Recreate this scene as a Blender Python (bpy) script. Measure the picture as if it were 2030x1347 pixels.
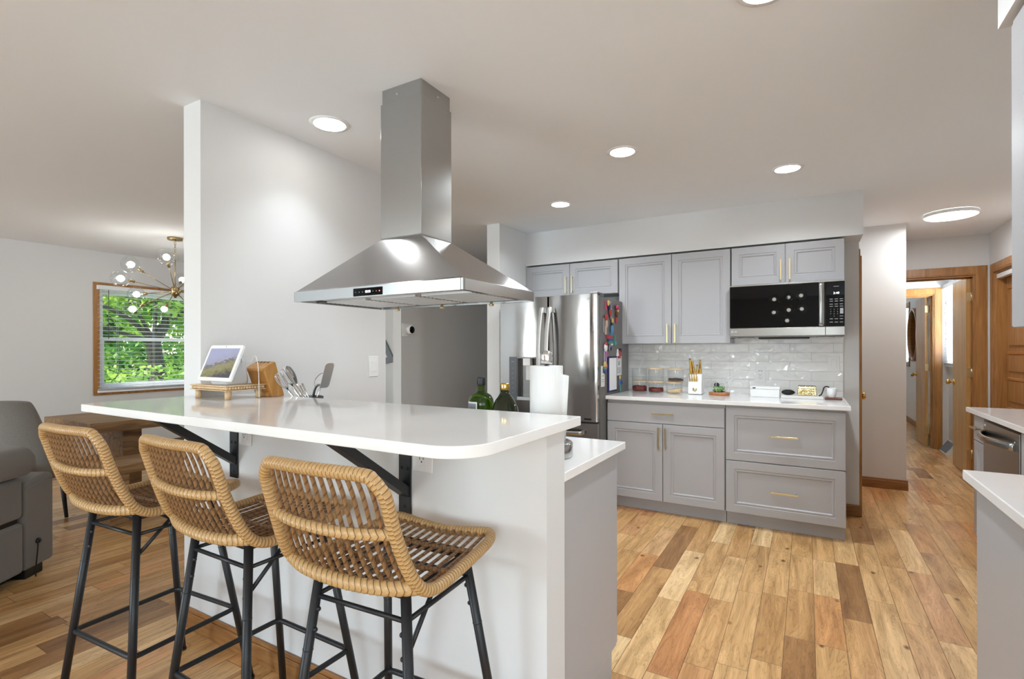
import bpy, bmesh, math, random
from mathutils import Vector, Matrix
random.seed(7)
PI = math.pi
S = bpy.context.scene
for o in list(bpy.data.objects): bpy.data.objects.remove(o)
COL = S.collection

# ------------------------------------------------------------------ camera
YAW = 0.5247235
FPX, V0, CAMH = 1009.466, 693.812, 1.29097
cam_d = bpy.data.cameras.new('camera'); cam = bpy.data.objects.new('camera', cam_d); COL.objects.link(cam)
cam_d.sensor_fit = 'HORIZONTAL'; cam_d.sensor_width = 36.0
cam_d.lens = FPX / 2030 * 36.0
cam_d.shift_x = 0.0
cam_d.shift_y = (V0 - 673.5) / 2030
cam_d.clip_start = 0.02; cam_d.clip_end = 200
cam.location = (0, 0, CAMH)
cam.rotation_euler = (Matrix.Rotation(YAW, 3, 'Z') @ Matrix.Rotation(PI/2, 3, 'X') @ Matrix.Rotation(-0.00148, 3, 'Z')).to_euler()
S.camera = cam
S.cycles.transparent_max_bounces = 24
S.cycles.max_bounces = 14; S.cycles.diffuse_bounces = 6

# ------------------------------------------------------------------ world, sun, exposure
S.view_settings.view_transform = 'Standard'
S.view_settings.look = 'None'
S.view_settings.gamma = 1.0
S.view_settings.use_curve_mapping = False
S.view_settings.exposure = 0.64
W = bpy.data.worlds.new('world'); S.world = W; W.use_nodes = True
wn = W.node_tree.nodes; wl = W.node_tree.links
sky = wn.new('ShaderNodeTexSky'); sky.sky_type = 'NISHITA'; sky.sun_disc = False
sky.sun_elevation = math.radians(48); sky.sun_rotation = math.radians(200); sky.air_density = 1.2
wn['Background'].inputs['Strength'].default_value = 0.38
wl.new(sky.outputs[0], wn['Background'].inputs[0])

def light(name, kind, loc, rot, energy, color=(1, 1, 1), size=1.0, size_y=None, shape=None, parent=None, spread=None):
    d = bpy.data.lights.new(name, kind); d.energy = energy; d.color = color
    if kind == 'AREA':
        d.size = size
        if shape: d.shape = shape
        if size_y: d.shape = 'RECTANGLE'; d.size_y = size_y
        if spread: d.spread = spread
    elif kind == 'POINT': d.shadow_soft_size = size
    elif kind == 'SUN': d.angle = size
    o = bpy.data.objects.new(name, d); COL.objects.link(o)
    o.location = loc; o.rotation_euler = rot
    if parent:
        o.parent = parent; o.location = Vector(loc) - Vector(ORG[parent.name])
    return o
ORG = {}
SUN = light('sun', 'SUN', (-20, -10, 20), (math.radians(42), 0, math.radians(-25)), 5.0, (1, .95, .86), math.radians(.6))
# daylight entering by the large windows of the room behind the camera
light('window_daylight', 'AREA', (-4.6, -4.15, 1.45), (math.radians(-124), 0, PI), 128, (.70, .87, 1.0), 2.6, 1.7)
light('window_daylight', 'AREA', (1.75, -4.15, 1.45), (math.radians(-128), 0, PI), 84, (.76, .90, 1.0), 2.1, 1.7)
light('window_daylight', 'AREA', (3.16, -1.2, 1.45), (math.radians(125), 0, math.radians(90)), 24, (.80, .92, 1.0), 2.2, 1.7)
light('window_daylight', 'AREA', (1.74, 7.83, 1.6), (math.radians(90), 0, math.radians(90)), 115, (.92, .96, 1.0), 1.0, .95)
light('window_daylight', 'AREA', (1.74, 11.7, 1.55), (math.radians(90), 0, math.radians(90)), 110, (.92, .96, 1.0), .8, .95)
RECESSED_W = 5.0

# ------------------------------------------------------------------ materials
def lin(r, g=None, b=None):
    if g is None: g = b = r
    f = lambda c: (c/255/12.92) if c/255 <= .04045 else ((c/255+.055)/1.055)**2.4
    return (f(r), f(g), f(b), 1)
MAT = {}
def nt(name):
    m = bpy.data.materials.new(name); m.use_nodes = True; MAT[name] = m
    return m, m.node_tree.nodes, m.node_tree.links, m.node_tree.nodes['Principled BSDF']
def pbr(name, col, rough=.5, metal=0, spec=.5, bump=0, bscale=200, var=0, vscale=3, trans=0, emis=None, estr=0, coat=0, ior=1.45, sheen=0, stretch=None):
    m, N, L, B = nt(name)
    B.inputs['Base Color'].default_value = col
    B.inputs['Roughness'].default_value = rough
    B.inputs['Metallic'].default_value = metal
    B.inputs['Specular IOR Level'].default_value = spec
    B.inputs['IOR'].default_value = ior
    if trans: B.inputs['Transmission Weight'].default_value = trans
    if coat: B.inputs['Coat Weight'].default_value = coat; B.inputs['Coat Roughness'].default_value = .05
    if sheen: B.inputs['Sheen Weight'].default_value = sheen
    if emis: B.inputs['Emission Color'].default_value = emis; B.inputs['Emission Strength'].default_value = estr
    tc = N.new('ShaderNodeTexCoord')
    src = tc.outputs['Object']
    if stretch:
        mp = N.new('ShaderNodeMapping'); mp.inputs['Scale'].default_value = stretch
        L.new(src, mp.inputs[0]); src = mp.outputs[0]
    if var:
        n = N.new('ShaderNodeTexNoise'); n.inputs['Scale'].default_value = vscale; n.inputs['Detail'].default_value = 4
        L.new(src, n.inputs['Vector'])
        mx = N.new('ShaderNodeMix'); mx.data_type = 'RGBA'
        mx.inputs[6].default_value = tuple(c*(1-var) for c in col[:3]) + (1,)
        mx.inputs[7].default_value = tuple(min(1, c*(1+var)) for c in col[:3]) + (1,)
        L.new(n.outputs[0], mx.inputs[0]); L.new(mx.outputs[2], B.inputs['Base Color'])
    if bump:
        n = N.new('ShaderNodeTexNoise'); n.inputs['Scale'].default_value = bscale; n.inputs['Detail'].default_value = 3
        L.new(src, n.inputs['Vector'])
        b = N.new('ShaderNodeBump'); b.inputs['Strength'].default_value = bump; b.inputs['Distance'].default_value = .002
        L.new(n.outputs[0], b.inputs['Height']); L.new(b.outputs[0], B.inputs['Normal'])
    return m
WALL = pbr('wall_paint', lin(219, 219, 219), .55, bump=.08, bscale=300)
CEIL = pbr('ceiling_paint', lin(237, 240, 243), .8, bump=.05, bscale=250)
CAB = pbr('cabinet_paint', lin(176, 176, 179), .38, bump=.03, bscale=150)
CABD = pbr('cabinet_inner', lin(120, 118, 118), .6)
QUARTZ = pbr('white_quartz', lin(240, 239, 238), .07, var=.05, vscale=5, spec=.5)
STEEL = pbr('brushed_steel', lin(176, 177, 176), .23, metal=1, bump=.03, bscale=4)
STEELH = pbr('hood_steel', lin(174, 173, 173), .2, metal=1, bump=.25, bscale=2.2)
STEELF = pbr('fridge_steel', lin(172, 170, 168), .12, metal=1, bump=1.0, bscale=1.3, stretch=(3, 3, 1.2))
STEELD = pbr('dark_steel', lin(120, 118, 116), .35, metal=.9)
STEELB = pbr('satin_steel', lin(222, 222, 222), .38, metal=.85)
CHROME = pbr('chrome', lin(220), .06, metal=1)
FRSIDE = pbr('fridge_side', lin(112, 110, 108), .38, metal=.25)
BRASS = pbr('brushed_gold', lin(214, 198, 158), .3, metal=1)
BRASSD = pbr('aged_brass', lin(170, 150, 112), .3, metal=1)
GOLD = pbr('polished_gold', lin(214, 178, 100), .12, metal=1)
BLACK = pbr('black_metal', lin(30, 31, 34), .42, spec=.5)
BLACKG = pbr('black_glass', lin(6, 6, 7), .02, spec=.22)
BLACKM = pbr('black_plastic', lin(18), .35)
WHITEP = pbr('white_plastic', lin(238), .3)
SLAT = None
WHITEV = pbr('white_vinyl', lin(235, 237, 240), .4)
GREYS = pbr('grey_control', lin(92, 96, 102), .2)
PAPER = pbr('paper_white', lin(222, 222, 221), .9, bump=.35, bscale=140)
FABRIC = pbr('grey_fabric', lin(117, 110, 104), .95, bump=1.0, bscale=700, var=.12, vscale=250, sheen=.3)
FABRIC2 = pbr('tweed_fabric', lin(130, 124, 117), .95, bump=1.0, bscale=400, var=.4, vscale=160, sheen=.2, stretch=(1, 1, 2.5))
FABW = pbr('white_fabric', lin(205, 208, 212), .9, bump=.6, bscale=700)
TRAYW = pbr('marble_white', lin(228, 226, 224), .25, var=.06, vscale=12)
GROUT = lin(205, 205, 203)

def wood(name, a, b, scale=(1, 1, 1), rough=.4, ring=6, dist=4, bump=.1):
    m, N, L, B = nt(name)
    tc = N.new('ShaderNodeTexCoord'); mp = N.new('ShaderNodeMapping'); mp.inputs['Scale'].default_value = scale
    L.new(tc.outputs['Object'], mp.inputs[0])
    n = N.new('ShaderNodeTexNoise'); n.inputs['Scale'].default_value = ring; n.inputs['Detail'].default_value = 6; n.inputs['Distortion'].default_value = dist*.3
    L.new(mp.outputs[0], n.inputs['Vector'])
    cr = N.new('ShaderNodeValToRGB'); cr.color_ramp.elements[0].color = b; cr.color_ramp.elements[1].color = a
    cr.color_ramp.elements[0].position = .3; cr.color_ramp.elements[1].position = .68
    L.new(n.outputs[0], cr.inputs[0]); L.new(cr.outputs[0], B.inputs['Base Color'])
    B.inputs['Roughness'].default_value = rough
    bp = N.new('ShaderNodeBump'); bp.inputs['Strength'].default_value = bump; bp.inputs['Distance'].default_value = .002
    L.new(n.outputs[0], bp.inputs['Height']); L.new(bp.outputs[0], B.inputs['Normal'])
    return m
OAK = wood('honey_oak', lin(180, 130, 76), lin(142, 96, 50), (9, 9, .7), .3, 3)
OAKH = wood('honey_oak_rail', lin(190, 128, 62), lin(150, 92, 38), (.7, .7, 12), .3, 3)
OAKY = wood('golden_door_oak', lin(205, 166, 106), lin(178, 132, 72), (6, 6, .5), .34, 3)
BASEW = wood('stained_baseboard', lin(164, 116, 68), lin(124, 82, 44), (1.2, 1.2, 14), .38, 3)
RUSTIC = wood('rustic_brown_wood', lin(160, 124, 84), lin(100, 70, 42), (9, 1.0, 9), .5, 3, bump=.3)
LIGHTW = wood('pale_beech', lin(222, 194, 156), lin(200, 168, 128), (6, 6, 2), .5, 6)
BLOCKW = wood('knife_block_beech', lin(198, 146, 82), lin(170, 116, 56), (8, 8, 1.2), .4, 4)
WALNUT = wood('walnut', lin(128, 80, 62), lin(92, 54, 40), (2, 8, 8), .45, 4)
TERRW = wood('teak', lin(196, 132, 84), lin(160, 100, 58), (2, 8, 8), .45, 4)
BARK = wood('tree_bark', lin(96, 86, 76), lin(52, 46, 40), (4, 4, 1), .9, 5, bump=1)

def floor_material():
    m, N, L, B = nt('hickory_planks')
    def math_(op, a, b=None, clamp=False):
        n = N.new('ShaderNodeMath'); n.operation = op; n.use_clamp = clamp
        for i, v in enumerate((a, b)):
            if v is None: continue
            if isinstance(v, (int, float)): n.inputs[i].default_value = v
            else: L.new(v, n.inputs[i])
        return n.outputs[0]
    geo = N.new('ShaderNodeNewGeometry'); sx = N.new('ShaderNodeSeparateXYZ'); L.new(geo.outputs['Position'], sx.inputs[0])
    x, y = sx.outputs[0], sx.outputs[1]
    u = math_('DIVIDE', math_('ADD', x, 20.03), .118)
    row = math_('FLOOR', u)
    w1 = N.new('ShaderNodeTexWhiteNoise'); w1.noise_dimensions = '1D'; L.new(row, w1.inputs['W'])
    r1 = w1.outputs['Value']
    ln = math_('ADD', math_('MULTIPLY', r1, .5), .42)
    v = math_('ADD', math_('DIVIDE', math_('ADD', y, 20), ln), math_('MULTIPLY', r1, 37.7))
    pl = math_('FLOOR', v)
    cb = N.new('ShaderNodeCombineXYZ'); L.new(row, cb.inputs[0]); L.new(pl, cb.inputs[1])
    w2 = N.new('ShaderNodeTexWhiteNoise'); w2.noise_dimensions = '3D'; L.new(cb.outputs[0], w2.inputs['Vector'])
    r2 = w2.outputs['Value']
    cr = N.new('ShaderNodeValToRGB'); cr.color_ramp.interpolation = 'LINEAR'
    E_ = cr.color_ramp.elements
    cols = [(0, lin(150, 112, 74)), (.14, lin(186, 146, 100)), (.3, lin(206, 168, 118)), (.45, lin(214, 178, 130)), (.6, lin(222, 190, 144)), (.72, lin(204, 162, 112)), (.84, lin(208, 156, 106)), (.93, lin(232, 206, 164)), (1, lin(192, 136, 90))]
    E_[0].position, E_[0].color = cols[0]; E_[1].position, E_[1].color = cols[-1]
    for p, c in cols[1:-1]:
        e = E_.new(p); e.color = c
    L.new(r2, cr.inputs[0])
    # grain
    off = math_('MULTIPLY', r2, 91.0)
    gv = N.new('ShaderNodeCombineXYZ'); L.new(math_('MULTIPLY', x, 9), gv.inputs[0]); L.new(math_('MULTIPLY', y, 1.1), gv.inputs[1]); L.new(off, gv.inputs[2])
    gn = N.new('ShaderNodeTexNoise'); gn.inputs['Scale'].default_value = 1.6; gn.inputs['Detail'].default_value = 8; gn.inputs['Distortion'].default_value = 1.2
    L.new(gv.outputs[0], gn.inputs['Vector'])
    wv = N.new('ShaderNodeTexNoise'); wv.inputs['Scale'].default_value = 14; wv.inputs['Detail'].default_value = 4
    gv2 = N.new('ShaderNodeCombineXYZ'); L.new(math_('MULTIPLY', x, 9), gv2.inputs[0]); L.new(math_('MULTIPLY', y, .45), gv2.inputs[1]); L.new(off, gv2.inputs[2])
    L.new(gv2.outputs[0], wv.inputs['Vector'])
    g = math_('ADD', math_('MULTIPLY', math_('SUBTRACT', gn.outputs[0], .5), 1.5), math_('MULTIPLY', math_('SUBTRACT', wv.outputs[0], .5), .5))
    # figure: darker heartwood swirls
    sw = math_('ABSOLUTE', math_('SINE', math_('MULTIPLY', gn.outputs[0], 46)))
    g = math_('SUBTRACT', g, math_('MULTIPLY', math_('POWER', math_('SUBTRACT', 1, sw), 3), .30))
    val = math_('ADD', .97, math_('MULTIPLY', g, .95))
    # knots
    vo = N.new('ShaderNodeTexVoronoi'); vo.inputs['Scale'].default_value = 4.4
    kv = N.new('ShaderNodeCombineXYZ'); L.new(math_('MULTIPLY', x, 1.6), kv.inputs[0]); L.new(y, kv.inputs[1]); L.new(math_('FLOOR', off), kv.inputs[2])
    L.new(kv.outputs[0], vo.inputs['Vector'])
    kn = N.new('ShaderNodeMapRange'); kn.inputs['From Min'].default_value = .03; kn.inputs['From Max'].default_value = .11; kn.inputs['To Min'].default_value = .22; kn.inputs['To Max'].default_value = 1
    L.new(vo.outputs['Distance'], kn.inputs[0])
    val = math_('MULTIPLY', val, kn.outputs[0])
    hs = N.new('ShaderNodeMix'); hs.data_type = 'RGBA'; hs.blend_type = 'MULTIPLY'; hs.inputs[0].default_value = 1
    cc = N.new('ShaderNodeCombineColor')
    L.new(val, cc.inputs[0]); L.new(math_('MULTIPLY', math_('POWER', val, 1.2), .905), cc.inputs[1]); L.new(math_('MULTIPLY', math_('POWER', val, 1.5), .77), cc.inputs[2])
    L.new(cr.outputs[0], hs.inputs[6]); L.new(cc.outputs[0], hs.inputs[7])
    # seams
    fu = math_('FRACT', u); fv = math_('FRACT', v)
    eu = math_('MULTIPLY', math_('MINIMUM', fu, math_('SUBTRACT', 1, fu)), .118)
    ev = math_('MULTIPLY', math_('MINIMUM', fv, math_('SUBTRACT', 1, fv)), ln)
    ed = math_('MINIMUM', eu, ev)
    sm = N.new('ShaderNodeMapRange'); sm.inputs['From Min'].default_value = .0004; sm.inputs['From Max'].default_value = .0016
    L.new(ed, sm.inputs[0])
    fm = N.new('ShaderNodeMix'); fm.data_type = 'RGBA'; fm.inputs[6].default_value = lin(96, 62, 36)
    L.new(sm.outputs[0], fm.inputs[0]); L.new(hs.outputs[2], fm.inputs[7]); L.new(fm.outputs[2], B.inputs['Base Color'])
    B.inputs['Roughness'].default_value = .3
    B.inputs['Specular IOR Level'].default_value = .4
    bp = N.new('ShaderNodeBump'); bp.inputs['Strength'].default_value = .35; bp.inputs['Distance'].default_value = .002
    hh = math_('ADD', sm.outputs[0], math_('MULTIPLY', gn.outputs[0], .4)); L.new(hh, bp.inputs['Height']); L.new(bp.outputs[0], B.inputs['Normal'])
    return m
FLOOR = floor_material()

def tile_material():
    m, N, L, B = nt('white_subway_tile')
    geo = N.new('ShaderNodeNewGeometry'); sx = N.new('ShaderNodeSeparateXYZ'); L.new(geo.outputs['Position'], sx.inputs[0])
    cb = N.new('ShaderNodeCombineXYZ'); L.new(sx.outputs[0], cb.inputs[0]); L.new(sx.outputs[2], cb.inputs[1])
    mp = N.new('ShaderNodeMapping'); mp.inputs['Location'].default_value = (.12, .019+.0, 0); L.new(cb.outputs[0], mp.inputs[0])
    br = N.new('ShaderNodeTexBrick'); br.inputs['Scale'].default_value = 1; br.inputs['Brick Width'].default_value = .302; br.inputs['Row Height'].default_value = .0755
    br.inputs['Mortar Size'].default_value = .0013; br.inputs['Mortar Smooth'].default_value = .1
    br.inputs['Color1'].default_value = lin(246, 246, 245); br.inputs['Color2'].default_value = lin(243, 243, 242); br.inputs['Mortar'].default_value = lin(214, 214, 212)
    L.new(mp.outputs[0], br.inputs['Vector']); L.new(br.outputs['Color'], B.inputs['Base Color'])
    n = N.new('ShaderNodeTexNoise'); n.inputs['Scale'].default_value = 13; n.inputs['Detail'].default_value = 1.0
    mp2 = N.new('ShaderNodeMapping'); mp2.inputs['Scale'].default_value = (.75, 1, 1); L.new(cb.outputs[0], mp2.inputs[0]); L.new(mp2.outputs[0], n.inputs['Vector'])
    su = N.new('ShaderNodeMath'); su.operation = 'SUBTRACT'; L.new(n.outputs[0], su.inputs[0])
    mu = N.new('ShaderNodeMath'); mu.operation = 'MULTIPLY'; mu.inputs[1].default_value = .12; L.new(br.outputs['Fac'], mu.inputs[0]); L.new(mu.outputs[0], su.inputs[1])
    bp = N.new('ShaderNodeBump'); bp.inputs['Strength'].default_value = 1.0; bp.inputs['Distance'].default_value = .028
    L.new(su.outputs[0], bp.inputs['Height']); L.new(bp.outputs[0], B.inputs['Normal'])
    B.inputs['Roughness'].default_value = .05
    return m
TILE = tile_material()

def rattan(name, a, b, freq=1, twist=False, chev=False):
    m, N, L, B = nt(name)
    uv = N.new('ShaderNodeUVMap')
    sp = N.new('ShaderNodeSeparateXYZ'); L.new(uv.outputs[0], sp.inputs[0])
    ad = N.new('ShaderNodeMath'); ad.operation = 'MULTIPLY_ADD'; ad.inputs[1].default_value = (1.0 if twist else .35)
    if chev:
        pg = N.new('ShaderNodeMath'); pg.operation = 'PINGPONG'; pg.inputs[1].default_value = .25; L.new(sp.outputs[0], pg.inputs[0]); L.new(pg.outputs[0], ad.inputs[0]); ad.inputs[1].default_value = 3.2
    else: L.new(sp.outputs[0], ad.inputs[0])
    L.new(sp.outputs[1], ad.inputs[2])
    fr = N.new('ShaderNodeMath'); fr.operation = 'FRACT'; L.new(ad.outputs[0], fr.inputs[0])
    n = N.new('ShaderNodeTexNoise'); n.inputs['Scale'].default_value = 6; tc = N.new('ShaderNodeTexCoord')
    mpn = N.new('ShaderNodeMapping'); mpn.inputs['Scale'].default_value = (30, 30, 8) if twist else (16, 16, 16); L.new(tc.outputs['Object'], mpn.inputs[0]); L.new(mpn.outputs[0], n.inputs['Vector'])
    mx = N.new('ShaderNodeMix'); mx.data_type = 'RGBA'; mx.inputs[6].default_value = b; mx.inputs[7].default_value = a; L.new(n.outputs[0], mx.inputs[0])
    # thin dark line between turns
    lt = N.new('ShaderNodeMath'); lt.operation = 'GREATER_THAN'; lt.inputs[1].default_value = (.16 if not twist else .25); L.new(fr.outputs[0], lt.inputs[0])
    m2 = N.new('ShaderNodeMix'); m2.data_type = 'RGBA'; m2.inputs[6].default_value = tuple(c*(.84 if twist else .45) for c in b[:3])+(1,)
    L.new(lt.outputs[0], m2.inputs[0]); L.new(mx.outputs[2], m2.inputs[7]); L.new(m2.outputs[2], B.inputs['Base Color'])
    B.inputs['Roughness'].default_value = .38
    bp = N.new('ShaderNodeBump'); bp.inputs['Strength'].default_value = .3 if twist else .9; bp.inputs['Distance'].default_value = .003
    pp = N.new('ShaderNodeMath'); pp.operation = 'PINGPONG'; pp.inputs[1].default_value = .5; L.new(fr.outputs[0], pp.inputs[0])
    L.new(pp.outputs[0], bp.inputs['Height']); L.new(bp.outputs[0], B.inputs['Normal'])
    return m
RAT = rattan('rattan_wrap', lin(206, 170, 118), lin(172, 132, 82))
RATC = rattan('rattan_chevron', lin(206, 170, 118), lin(176, 138, 88), chev=True)
RATT = rattan('rattan_strand', lin(158, 120, 80), lin(112, 80, 50), twist=True)

def thin_glass(name, tint=(1, 1, 1, 1), refl=.12, rough=.0):
    m = bpy.data.materials.new(name); m.use_nodes = True; N = m.node_tree.nodes; L = m.node_tree.links
    N.clear(); o = N.new('ShaderNodeOutputMaterial'); t = N.new('ShaderNodeBsdfTransparent'); t.inputs[0].default_value = tint
    g = N.new('ShaderNodeBsdfGlossy'); g.inputs['Roughness'].default_value = rough + .01
    f = N.new('ShaderNodeLayerWeight'); f.inputs[0].default_value = .5
    pw = N.new('ShaderNodeMath'); pw.operation = 'POWER'; pw.inputs[1].default_value = 3.0; L.new(f.outputs['Facing'], pw.inputs[0])
    ma = N.new('ShaderNodeMath'); ma.operation = 'MULTIPLY_ADD'; ma.inputs[1].default_value = refl*2.4; ma.inputs[2].default_value = .04; ma.use_clamp = True; L.new(pw.outputs[0], ma.inputs[0])
    mx = N.new('ShaderNodeMixShader'); L.new(ma.outputs[0], mx.inputs[0]); L.new(t.outputs[0], mx.inputs[1]); L.new(g.outputs[0], mx.inputs[2]); L.new(mx.outputs[0], o.inputs[0])
    return m
GLASS = thin_glass('clear_glass', (.95, .96, .96, 1), .25)
PANE = thin_glass('window_glass', (.97, .98, .98, 1), .08)
GREENG = pbr('green_bottle_glass', lin(70, 110, 22), .04, trans=.85, ior=1.4)
DARKG = pbr('dark_oil_bottle', lin(26, 34, 10), .04, trans=.3, ior=1.4, coat=.5)
LAMP = pbr('lamp_glow', lin(255), .5, emis=(1, .97, .92, 1), estr=14)
BULB = pbr('bulb_glow', lin(255), .5, emis=(1, .95, .88, 1), estr=20)
LEDW = pbr('led_digits', lin(255), .5, emis=(.8, .8, 1, 1), estr=1.3)
LEDR = pbr('led_red', lin(255, 60, 50), .5, emis=(1, .25, .2, 1), estr=1.5)
LABELG = pbr('panel_lettering', lin(170, 172, 176), .6)
MIRROR = pbr('mirror_glass', lin(235), .01, metal=1)
def flat(n, r, g, b, rough=.5): return pbr(n, lin(r, g, b), rough)
C_RED = flat('magnet_red', 178, 58, 62); C_BLUE = flat('magnet_blue', 62, 78, 142); C_CYAN = flat('magnet_cyan', 84, 142, 182)
C_GREEN = flat('magnet_green', 78, 138, 118); C_YEL = flat('magnet_yellow', 206, 176, 104); C_SKIN = flat('magnet_tan', 196, 166, 146)
C_PINK = flat('magnet_pink', 190, 76, 104); C_BRN = flat('magnet_brown', 120, 70, 50); C_NAVY = flat('magnet_navy', 34, 36, 84); C_LILAC = flat('magnet_lilac', 190, 178, 214)
C_WHITE = flat('magnet_white', 232, 232, 236); C_GREY = flat('magnet_grey', 130, 134, 140)
BEANS = pbr('dried_chili', lin(120, 44, 32), .5, var=.4, vscale=60); BEAN2 = pbr('dark_spice', lin(78, 52, 40), .6, var=.5, vscale=60); SAND = pbr('tan_grain', lin(226, 196, 152), .9, var=.06, vscale=90)
GLITTER = pbr('gold_filigree', lin(222, 212, 170), .18, metal=.85, bump=1, bscale=55, var=.4, vscale=45)
PLANT = flat('succulent_green', 108, 160, 70); PEB = flat('dark_pebble', 40, 42, 46)
def screen_mat():
    m, N, L, B = nt('display_picture')
    tc = N.new('ShaderNodeTexCoord'); n = N.new('ShaderNodeTexNoise'); n.inputs['Scale'].default_value = 9; n.inputs['Detail'].default_value = 5
    L.new(tc.outputs['Generated'], n.inputs['Vector'])
    sp = N.new('ShaderNodeSeparateXYZ'); L.new(tc.outputs['Generated'], sp.inputs[0])
    a = N.new('ShaderNodeMath'); a.operation = 'MULTIPLY_ADD'; a.inputs[1].default_value = .55; L.new(n.outputs[0], a.inputs[0])
    sb = N.new('ShaderNodeMath'); sb.operation = 'MULTIPLY_ADD'; sb.inputs[1].default_value = -.35; L.new(sp.outputs[0], sb.inputs[0]); L.new(sp.outputs[2], sb.inputs[2]); L.new(sb.outputs[0], a.inputs[2])
    cr = N.new('ShaderNodeValToRGB'); E_ = cr.color_ramp.elements
    E_[0].position = .12; E_[0].color = lin(66, 66, 72); E_[1].position = .95; E_[1].color = lin(150, 152, 182)
    for p, c in ((.3, lin(120, 116, 78)), (.48, lin(134, 128, 100)), (.58, lin(98, 96, 96)), (.68, lin(146, 146, 166))):
        e = E_.new(p); e.color = c
    L.new(a.outputs[0], cr.inputs[0]); L.new(cr.outputs[0], B.inputs['Base Color']); L.new(cr.outputs[0], B.inputs['Emission Color'])
    B.inputs['Emission Strength'].default_value = .15; B.inputs['Roughness'].default_value = .12
    return m
SCREEN = screen_mat()
SLAT = pbr('blind_slat', lin(240, 241, 242), .4)
_n = SLAT.node_tree; _t = _n.nodes.new('ShaderNodeBsdfTranslucent'); _t.inputs[0].default_value = lin(240, 242, 240); _x = _n.nodes.new('ShaderNodeMixShader'); _x.inputs[0].default_value = .5
_n.links.new(_n.nodes['Principled BSDF'].outputs[0], _x.inputs[1]); _n.links.new(_t.outputs[0], _x.inputs[2]); _n.links.new(_x.outputs[0], _n.nodes['Material Output'].inputs[0])
def leaf_mat(name, a, b):
    m, N, L, B = nt(name)
    oi = N.new('ShaderNodeNewGeometry'); n = N.new('ShaderNodeTexNoise'); n.inputs['Scale'].default_value = 1.4; n.inputs['Detail'].default_value = 4
    L.new(oi.outputs['Position'], n.inputs['Vector'])
    cr = N.new('ShaderNodeValToRGB'); cr.color_ramp.elements[0].position = .35; cr.color_ramp.elements[1].position = .65
    cr.color_ramp.elements[0].color = b; cr.color_ramp.elements[1].color = a
    L.new(n.outputs[0], cr.inputs[0]); L.new(cr.outputs[0], B.inputs['Base Color']); B.inputs['Roughness'].default_value = .55
    tr = N.new('ShaderNodeBsdfTranslucent'); L.new(cr.outputs[0], tr.inputs[0]); mx = N.new('ShaderNodeMixShader'); mx.inputs[0].default_value = .45
    L.new(B.outputs[0], mx.inputs[1]); L.new(tr.outputs[0], mx.inputs[2]); L.new(mx.outputs[0], N['Material Output'].inputs[0])
    return m
LEAF1 = leaf_mat('leaves_bright', lin(176, 206, 84), lin(92, 150, 54)); LEAF2 = leaf_mat('leaves_deep', lin(96, 158, 62), lin(48, 104, 46))
GRASS = pbr('lawn_grass', lin(110, 150, 60), .9, var=.3, vscale=8)

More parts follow.
